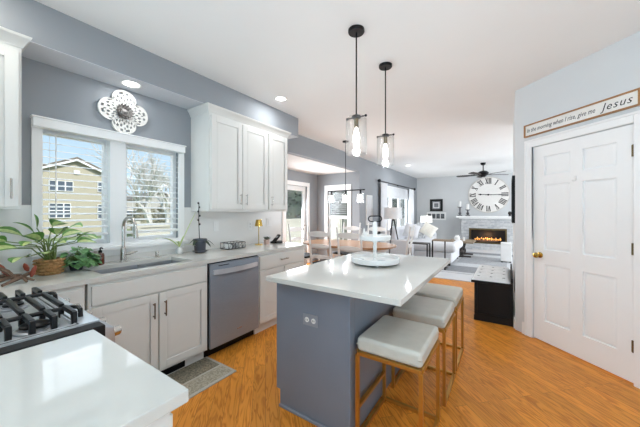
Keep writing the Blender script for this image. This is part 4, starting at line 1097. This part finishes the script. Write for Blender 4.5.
# table lamp in the corner
frame_table('end_table', -2.75, -2.25, 10.6, 11.05, .62, 'dark end table in the corner under the white lamp', M_darkwood)
o = thing('table_lamp', 'white table lamp with drum shade in the far corner by the sofa', 'lamp', (-2.5, 10.82, .62))
MB().lathe([(0, 0), (.09, 0), (.09, .02), (.03, .05), (.06, .12), (.075, .2), (.05, .28), (.02, .32), (.015, .36), (0, .36)], (-2.5, 10.82, .62), 20).build('base', M_white, o)
MB().lathe([(.215, .335), (.205, .585), (.201, .585), (.211, .335)], (-2.5, 10.82, .62), 28, closed=True).build('lamp_shade', M_shadefab, o)
MB().ball((-2.5, 10.82, 1.05), .035).build('bulb', M_bulb, o)
MB().cyl((-2.5, 10.82, .97), (-2.5, 10.82, 1.02), .015, n=8).build('socket', M_gold, o)
light('lamp_glow', 'POINT', (0, 0, .50), 4, (1, .93, .82), radius=.05, parent=o)
# coffee table
o = thing('coffee_table', 'rustic wood coffee table with dark turned pedestal before the fireplace', 'table', (-1.15, 9.5, 0))
MB().box(-1.50, 9.0, .44, -.80, 10.0, .48, .01).build('tabletop', M_rustic, o)
for y in (9.2, 9.8): MB().lathe([(.12, .0245), (.12, .05), (.07, .08), (.09, .16), (.055, .24), (.085, .34), (.06, .40), (.11, .44)], (-1.15, y, 0), 18).build('pedestal', M_darkwood, o)
MB().box(-1.2, 9.2, .10, -1.1, 9.8, .15).build('stretcher', M_darkwood, o)
for y, s_ in ((9.2, -1), (9.8, 1)): MB().box(-1.43, y-.05, .024, -.87, y+.05, .06, .015).build('foot', M_darkwood, o)
mb = MB(); mb.lathe([(0, 0), (.05, 0), (.08, .05), (.075, .12), (.045, .15), (.05, .17), (.04, .17), (.035, .15), (0, .14)], (-1.25, 9.3, .48), 18)
tag(mb.build('vase', M_white), 'white squat vase on the coffee table', 'vase')
mb = MB(); mb.lathe([(0, 0), (.03, 0), (.03, .10), (.026, .11), (0, .11)], (-1.08, 9.4, .48), 14)
tag(mb.build('candle', M_cone), 'short white candle beside the vase on the coffee table', 'candle')
# rug
o = thing('area_rug', 'grey bordered area rug on the pale carpet before the fireplace', 'rug', (-.6, 8.7, .012))
MB().box(-2.99, 6.7, .012, .9, 10.55, .022, .003).build('pile', mat('rug_pale', S(196, 198, 200), .95, var=.12, scale=26, bump=.4), o)
mb = MB(); mb.slab([-2.85, -1.5, .4, .8], [6.85, 7.6, 10.0, 10.45], {(1, 1)}, .0215, .024); mb.build('border_band', mat('rug_grey', S(138, 141, 145), .95, var=.2, scale=30, bump=.4), o)
MB().box(-1.1, 8.1, .0215, 0.0, 9.5, .024).build('centre_field', mat('rug_mid', S(160, 162, 165), .95, var=.2, scale=30), o)
# white cube stool
o = thing('cube_stool', 'white cube ottoman standing before the fireplace', 'stool', (-.03, 8.9, .024))
MB().box(-.14, 8.75, .05, .10, 9.02, .48, .02).build('body', M_white, o)
MB().box(-.14, 8.75, .48, .10, 9.02, .54, .02, seg=3).build('cushion', M_white, o)
for x in (-.11, .07):
    for y in (8.78, 8.99): MB().box(x-.02, y-.02, .024, x+.02, y+.02, .05).build('foot', M_darkwood, o)
# fireplace
o = thing('fireplace', 'whitewashed brick fireplace with white mantel and lit firebox', 'fireplace', (-.57, 11.6, 0))
FX0, FX1 = -1.40, .26
mb = MB(WXZ(11.38)); mb.slab([FX0, -1.10, -.04, FX1], [.0, .27, .74, 1.14], {(1, 1)}, -.418, 0)
mb.build('surround', M_stone, o)
MB().box(FX0-.15, 11.24, 1.145, FX1+.15, 11.8, 1.205, .008).build('mantel_shelf', M_white, o)
mb = MB(); mb.box(FX0-.06, 11.31, 1.10, FX1+.06, 11.8, 1.145, .008); mb.build('mantel_molding', M_white, o)
MB().slab([-1.10, -1.09, -.05, -.04], [.27, .28, .73, .74], {(1, 1)}, -.35, -.05, WXZ(11.38)).build('firebox', M_dark, o)
MB().box(-1.09, 11.70, .28, -.05, 11.72, .73).build('firebox_back', M_dark, o)
MB(WXZ(11.38)).slab([-1.14, -1.09, -.05, .0], [.24, .28, .71, .77], {(1, 1)}, 0, .022).build('firebox_frame', M_antique, o)
mb = MB()
for k, (x, y, z) in enumerate(((-.57, 11.55, .315), (-.57, 11.47, .31), (-.55, 11.51, .375))): mb.cyl((x-.34+.05*k, y, z), (x+.34-.04*k, y+.03, z+.01), .035, n=10)
mb.build('log', M_drift, o)
M_flame = mat('flame', (1, .5, .12), .5, emit=(1, .42, .10), estr=.6)
for k in range(13):
    x = -.95+.063*k; h = .05+.065*abs(math.sin(k*1.7))
    MB().lathe([(.0, 0), (.028, .02), (.03, .05), (.016, h*.7), (.0, h)], (x, 11.50+.02*(k % 2), .345), 10).build('flame', M_flame, o)
light('fire_glow', 'POINT', (0, -.12, .5), 3, (1, .5, .2), radius=.05, parent=o)
for x, h, lb in ((-1.45, .32, 'tall white pillar candle on a holder at the left end of the mantel'), (-1.19, .22, 'shorter white pillar candle on a holder right of the tall one on the mantel')):
    o = thing('candle_holder', lb, 'candle holder', (x, 11.45, 1.205))
    MB().lathe([(0, 0), (.085, 0), (.085, .02), (.03, .05), (.055, .10), (.025, .15), (.03, h-.02), (.085, h), (.085, h+.015), (0, h+.015)], (x, 11.45, 1.205), 16).build('holder', mat('zinc_dark', S(110, 110, 112), .45, .5), o)
    MB().lathe([(0, 0), (.045, 0), (.045, .2), (.0, .205)], (x, 11.45, 1.205+h+.015), 16).build('candle', M_cone, o)
mb = MB(); mb.lathe([(0, 0), (.05, 0), (.03, .04), (.06, .10), (.035, .16), (.0, .17)], (.08, 11.45, 1.205), 14)
tag(mb.build('urn', M_darkwood), 'small dark urn at the right end of the mantel', 'urn')
# wall clock
ck = thing('wall_clock', 'huge round white wall clock with black roman numerals over the mantel', 'clock', (-.56, YF, 1.975))
RK = basis((0, 0, 0), (1, 0, 0), (0, 0, 1), (0, -1, 0)); CR = .655
MB(RK).lathe([(0, 0), (CR-.02, 0), (CR-.02, .025), (0, .03)], n=64).build('face', mat('clock_white', S(232, 229, 224), .6, var=.02, scale=10), ck, local=True)
MB(RK).lathe([(CR-.03, .0), (CR, .0), (CR, .034), (CR-.012, .04), (CR-.03, .034)], n=64, closed=True).build('rim', mat('clock_rim', S(206, 202, 196), .5), ck, local=True)
for k, s_ in enumerate(['XII', 'I', 'II', 'III', 'IIII', 'V', 'VI', 'VII', 'VIII', 'IX', 'X', 'XI']):
    a = -k*PI/6; Mx = RK @ Matrix.Rotation(a, 4, 'Z') @ Matrix.Translation((0, .50, .029))
    if 3 < k < 9: pass
    mb = MB(Mx); wd = {'I': .05, 'V': .095, 'X': .10}; tot = sum(wd[c_] for c_ in s_); x = -tot/2
    H2 = .095; t = .011
    def stroke(xa, za, xb, zb, tt):
        d_ = Vector((xb-xa, zb-za)).normalized(); n = Vector((-d_.y, d_.x))*tt
        mb.prism([(xa-n.x, za-n.y), (xb-n.x, zb-n.y), (xb+n.x, zb+n.y), (xa+n.x, za+n.y)], 0, .005)
    for c_ in s_:
        cx = x+wd[c_]/2; q = wd[c_]*.36
        if c_ == 'I': stroke(cx, -H2, cx, H2, t*1.25); stroke(cx-.022, H2, cx+.022, H2, .005); stroke(cx-.022, -H2, cx+.022, -H2, .005)
        if c_ == 'V': stroke(cx-q, H2, cx, -H2, t*1.3); stroke(cx+q, H2, cx, -H2, t*.6); stroke(cx-q-.015, H2, cx+q+.015, H2, .004)
        if c_ == 'X': stroke(cx-q, H2, cx+q, -H2, t*1.3); stroke(cx+q, H2, cx-q, -H2, t*.6); stroke(cx-q-.012, H2, cx+q+.012, H2, .004); stroke(cx-q-.012, -H2, cx+q+.012, -H2, .004)
        x += wd[c_]
    mb.build('numeral', mat('numeral_ink', S(60, 58, 58), .6) if k == 0 else bpy.data.materials['numeral_ink'], ck, local=True)
def hand(name, ang, ln, wd):
    mb = MB(RK @ Matrix.Rotation(ang, 4, 'Z') @ Matrix.Translation((0, 0, .04)))
    mb.prism([(-.008, -.10), (.008, -.10), (.008, ln*.62), (wd, ln*.72), (.010, ln*.88), (0, ln), (-.010, ln*.88), (-wd, ln*.72), (-.008, ln*.62)], 0, .006)
    mb.lathe([(0, 0), (.03, 0), (.03, .01), (0, .012)], n=16); mb.build(name, M_black, ck, local=True)
hand('minute_hand', -math.radians(91), .46, .014); hand('hour_hand', math.radians(86), .34, .03)
# pictures left of the fireplace
o = thing('framed_picture', 'square black framed picture on the wall above the white photo frame', 'picture', (-2.34, YF, 1.62))
MB(WXZ(YF)).slab([-2.58, -2.50, -2.18, -2.10], [1.38, 1.46, 1.78, 1.86], {(1, 1)}, 0, .03).build('frame', M_blackpaint, o)
MB(WXZ(YF)).box(-2.50, 1.46, 0, -2.18, 1.78, .012).build('print', mat('grey_print', S(120, 122, 126), .7, var=.35, scale=9), o)
MB(WXZ(YF)).slab([-2.46, -2.42, -2.26, -2.22], [1.50, 1.54, 1.70, 1.74], {(1, 1)}, .012, .016).build('inner_mat', mat('mat_white', S(225, 225, 225), .7), o)
o = thing('photo_frame', 'wide white frame holding four dark photos below the black picture', 'picture', (-2.34, YF, 1.19))
MB(WXZ(YF)).box(-2.70, 1.03, 0, -1.98, 1.34, .025, .004).build('frame', M_white, o)
for k in range(4): MB(WXZ(YF)).box(-2.66+.163*k, 1.09, .025, -2.53+.163*k, 1.28, .028).build('photo', mat('dark_photo', S(92, 95, 98), .6, var=.5, scale=14) if k == 0 else bpy.data.materials['dark_photo'], o)
# ceiling fan
fx_, fy_ = -.56, 9.1
o = thing('ceiling_fan', 'dark bronze five blade ceiling fan in the family room', 'fan', (fx_, fy_, 2.74))
MB().lathe([(0, 0), (.07, 0), (.06, -.05), (.02, -.07), (0, -.07)][::-1], (fx_, fy_, 2.74), 20).build('canopy', M_black, o)
MB().cyl((fx_, fy_, 2.68), (fx_, fy_, 2.50), .014, n=10).build('downrod', M_black, o)
MB().lathe([(0, 2.34), (.05, 2.34), (.08, 2.37), (.13, 2.40), (.14, 2.46), (.10, 2.50), (.03, 2.52), (0, 2.52)], (fx_, fy_, 0), 24).build('motor', M_black, o)
for k in range(5):
    a = 2*PI*k/5+.55; M = Matrix.Translation((fx_, fy_, 2.405)) @ Matrix.Rotation(a, 4, 'Z') @ Matrix.Rotation(.2, 4, 'X')
    mb = MB(M); mb.prism([(.20, -.05), (.45, -.07), (.66, -.068), (.69, -.03), (.69, .03), (.66, .068), (.45, .07), (.20, .05)], -.004, .004)
    b = mb.build('blade', M_darkwood, o)
    MB(M).box(.10, -.02, -.012, .24, .02, -.003).build('blade_iron', M_black, b)

# ------------------------------------------------------------------ black bench by the hall wall
o = thing('storage_bench', 'black storage bench with tufted pale grey seat against the hall wall', 'bench', (-.14, 4.5, 0))
mb = MB(); mb.box(-.335, 3.99, .07, .045, 4.90, .47); mb.build('chest', M_blackpaint, o)
mb = MB(); mb.prism([(-.345, 0), (.06, 0), (.06, .07), (.045, .09), (-.315, .09), (-.345, .06)], 0, .94, FYN(0, 4.915, 0)); mb.build('plinth', M_blackpaint, o)
for x in (-.34, .03): MB().box(x, 3.965, .08, x+.03, 4.0, .47, .004).build('corner_post', M_blackpaint, o)
MB().box(-.375, 3.955, .47, .06, 4.93, .502, .006).build('lid', M_blackpaint, o)
n_, m_ = 40, 14; vs = []; x0, x1, y0, y1 = -.37, .035, 3.965, 4.92
btn = [(.17+.33*i, .13+.245*j+(.0)) for i in range(3) for j in range(4)]
for j in range(n_+1):
    for i in range(m_+1):
        u, v = i/m_, j/n_; ed = min(1, 9*min(u, 1-u))*min(1, 20*min(v, 1-v))
        dp = sum(math.exp(-((u-bu)**2*((x1-x0)**2)+(v-bv)**2*((y1-y0)**2))/.0022) for bu, bv in btn)
        vs.append((x0+(x1-x0)*u, y0+(y1-y0)*v, .502+.05*max(0, ed)**.5-.046*min(1, dp)*ed))
fs = [(j*(m_+1)+i, j*(m_+1)+i+1, (j+1)*(m_+1)+i+1, (j+1)*(m_+1)+i) for j in range(n_) for i in range(m_)]
ring = [i for i in range(m_+1)]+[j*(m_+1)+m_ for j in range(1, n_+1)]+[n_*(m_+1)+i for i in range(m_-1, -1, -1)]+[j*(m_+1) for j in range(n_-1, 0, -1)]
fs.append(tuple(ring[::-1]))
s_ = MB().faces(vs, fs).build('seat_cushion', mat('bench_fabric', S(238, 239, 239), .9, var=.04, scale=40), o, smooth=80)
for bu, bv in btn: MB().ball((x0+(x1-x0)*bu, y0+(y1-y0)*bv, .522), .024, sz=.75, n=10).build('button', M_dark, s_)
mb = MB(); mb.prism([(3.99, .44), (4.90, .47), (5.12, .56), (4.9, .60), (4.56, .57), (4.2, .60), (3.99, .56)], .04, .062, WYZ(0)); mb.build('backrest', M_blackpaint, o)
o = thing('framed_picture', 'black framed picture on the hall wall above the storage bench, seen edge on', 'picture', (.08, 4.3, 1.5))
MB().slab([3.98, 4.01, 4.6, 4.63], [1.22, 1.25, 1.75, 1.78], {(1, 1)}, .05, .08, WYZ(0)).build('frame', M_blackpaint, o)
MB().box(.066, 4.01, 1.25, .08, 4.6, 1.75).build('print', M_charc, o)
outlet(basis((.08, 3.975, .36), (0, -1, 0), (0, 0, 1), (-1, 0, 0)), 'white outlet low on the hall wall beside the black bench')

# ------------------------------------------------------------------ outside
struct(MB().box(-75, -40, -1.2, -4.55, 70, -1.0).build('ground', M_grass))
h = thing('house', 'beige sided neighbouring house with a gable roof seen through the left window', 'house', (-41, 10, -1))
g_ = [(6.9, -1), (13.3, -1), (13.3, 5.35), (10.05, 6.85), (6.9, 5.45)]
MB().prism(g_, -46, -38, WYZ(0)).build('wall', M_siding, h)
mb = MB()
for (ya, za), (yb, zb) in (((6.5, 5.38), (10.05, 6.95)), ((13.7, 5.28), (10.05, 6.95))):
    mb.prism([(ya, za), (yb, zb), (yb, zb+.22), (ya, za+.2)], -46.4, -37.6, WYZ(0))
mb.build('roof', M_shingle, h)
mb = MB()
for (ya, za), (yb, zb) in (((6.5, 5.2), (10.05, 6.75)), ((13.7, 5.1), (10.05, 6.75))): mb.prism([(ya, za), (yb, zb), (yb, zb+.22), (ya, za+.22)], -37.75, -37.6, WYZ(0))
mb.build('fascia', M_trim, h)
for y0, y1, z0, z1, n_ in ((7.9, 9.8, 3.5, 4.55, 3), (7.9, 9.6, .75, 2.25, 3), (11.9, 13.0, 3.6, 4.8, 2), (11.9, 13.0, .6, 2.2, 2)):
    mb = MB(); wd = (y1-y0)/n_
    for k in range(n_):
        for z in (z0, (z0+z1)/2): frame(mb, y0+k*wd, y0+(k+1)*wd, z, z+(z1-z0)/2, -38.0, -37.9, .045, .045, .045)
    f = mb.build('window', M_trim, h)
    MB().box(-37.99, y0+.05, z0+.05, -37.96, y1-.05, z1-.05).build('pane', mat('house_glass', S(84, 94, 106), .2) if 'house_glass' not in bpy.data.materials else bpy.data.materials['house_glass'], f)
MB().box(-38, 9.85, 5.35, -37.9, 10.35, 5.75).build('gable_vent', M_trim, h)
h = thing('house', 'low grey house far behind the bare tree', 'house', (-46, 20, -1))
MB().prism([(15.5, -1), (28, -1), (28, 2.4), (21.7, 4.2), (15.5, 2.4)], -52, -44, WYZ(0)).build('wall', mat('grey_siding', S(176, 172, 166), .8), h)
mb = MB()
for (ya, za), (yb, zb) in (((15, 2.25), (21.7, 4.25)), ((28.5, 2.25), (21.7, 4.25))): mb.prism([(ya, za), (yb, zb), (yb, zb+.2), (ya, za+.2)], -52.3, -43.7, WYZ(0))
mb.build('roof', M_shingle, h)
f = MB().box(-44.0, 17, .2, -43.9, 19.5, 1.6).build('window', M_trim, h); MB().box(-43.9, 17.1, .3, -43.88, 19.4, 1.5).build('pane', bpy.data.materials['house_glass'], f)
def bare_tree(x, y, hgt, seed, label, depth=6):
    r = random.Random(seed); o = thing('bare_tree', label, 'tree', (x, y, -1), 0)
    tr, brn = MB(), MB()
    def grow(mb, p, d, ln, rad, lv):
        q = p+d*ln; mid = (p+q)/2+Vector((r.uniform(-1, 1), r.uniform(-1, 1), 0))*ln*.06
        mb.tube([p, mid, q], [rad, rad*.88, rad*.72], 5 if lv < 3 else 4)
        if lv >= depth: return
        for k in range(3 if lv < 5 else 2):
            a = r.uniform(0, 2*PI); sp = r.uniform(.35, .8)
            nd = (d+Vector((math.cos(a), math.sin(a), r.uniform(-.1, .5)))*sp).normalized()
            grow(brn, q if k < 2 else mid.lerp(q, .5), nd, ln*r.uniform(.66, .86), rad*.62, lv+1)
    grow(tr, Vector((x, y, -1)), Vector((0, 0, 1)), hgt*.22, hgt*.026, 0)
    tr.build('trunk', M_bark, o); brn.build('branches', M_bark, o); return o
bare_tree(-21, 9.6, 8.6, 5, 'bare winter tree with many pale branches seen through the right window')
bare_tree(-24, 12.4, 8.6, 11, 'smaller bare tree behind, at the right edge of the sink window')
def bush(x, y, z, rx, ry, rz, m, label, name='shrub', seed=1, n=420, leaf=.35):
    r = random.Random(seed); o = thing(name, label, 'shrub' if name == 'shrub' else 'tree', (x, y, -1))
    mb = MB()
    for k in range(n):
        u = r.uniform(-1, 1); a = r.uniform(0, 2*PI); q = math.sqrt(1-u*u); s_ = r.uniform(.75, 1.05)
        p = Vector((x+rx*q*math.cos(a)*s_, y+ry*q*math.sin(a)*s_, z+rz*u*s_)); d = Vector((q*math.cos(a), q*math.sin(a), u+r.uniform(-.3, .6)))
        mb.leaf(p, d, leaf*r.uniform(.7, 1.3), leaf*.6, .3, n=3, roll=r.uniform(-1, 1))
    mb.ball((x, y, z), 1, rx*.85, ry*.85, rz*.85); f = mb.build('foliage', m, o)
    MB().cyl((x, y, -1), (x, y, z-rz*.6), .12, n=8).build('trunk', M_bark, o)
    return o
for k, (y, lb) in enumerate(((13.2, 'low brown hedge shrub left of the bare tree'), (15.8, 'low brown hedge shrub straight behind the bare tree'), (18.6, 'low brown hedge shrub right of the bare tree'))):
    bush(-30-(k % 2)*1.5, y+k*.3, .5, .8, 1.1, 1.7, M_hedge, lb, seed=k+3)
def fence_run(M, ln, label):
    o = thing('fence', label, 'fence', tuple(M.translation)); R = M.copy(); R.translation = (0, 0, 0)
    MB(R).box(0, -1.0, 0, ln, .98, .03).build('boards', M_fence, o, local=True)
    mb = MB(R); mb.box(0, .98, -.03, ln, 1.08, .06); mb.box(0, -.9, .03, ln, -.8, .05); mb.build('rail', M_fence, o, local=True)
    k = 0
    while k <= ln:
        MB(R).box(k-.06, -1.0, -.04, k+.06, 1.14, .07).build('post', M_fence, o, local=True); k += 2.4
    return o
fence_run(basis((-7.2, 3.0, 0), (0, 1, 0), (0, 0, 1), (1, 0, 0)), 9.7, 'cream vinyl privacy fence behind the patio door')
fence_run(basis((-7.05, 12.85, 0), (1, 0, 0), (0, 0, 1), (0, -1, 0)), 3.4, 'cream vinyl privacy fence seen through the dining nook window')
for x, y, z, rx, ry, rz, lb in ((-10, 11.5, 1.6, 1.2, 1.9, 2.4, 'dark evergreen behind the fence, seen through the patio door'), (-9.6, 15.6, 1.6, 1.7, 1.5, 2.6, 'dark evergreen behind the fence, seen through the nook window'),
                                (-6.8, 19.5, 1.8, 1.3, 1.6, 2.6, 'dark evergreen nearest the family room window'), (-8.0, 25, 2, 1.5, 2.2, 2.9, 'dark evergreen farther off outside the family room window')):
    bush(x, y, z, rx, ry, rz, M_evergreen, lb, 'evergreen_tree', seed=int(y*10), n=700)
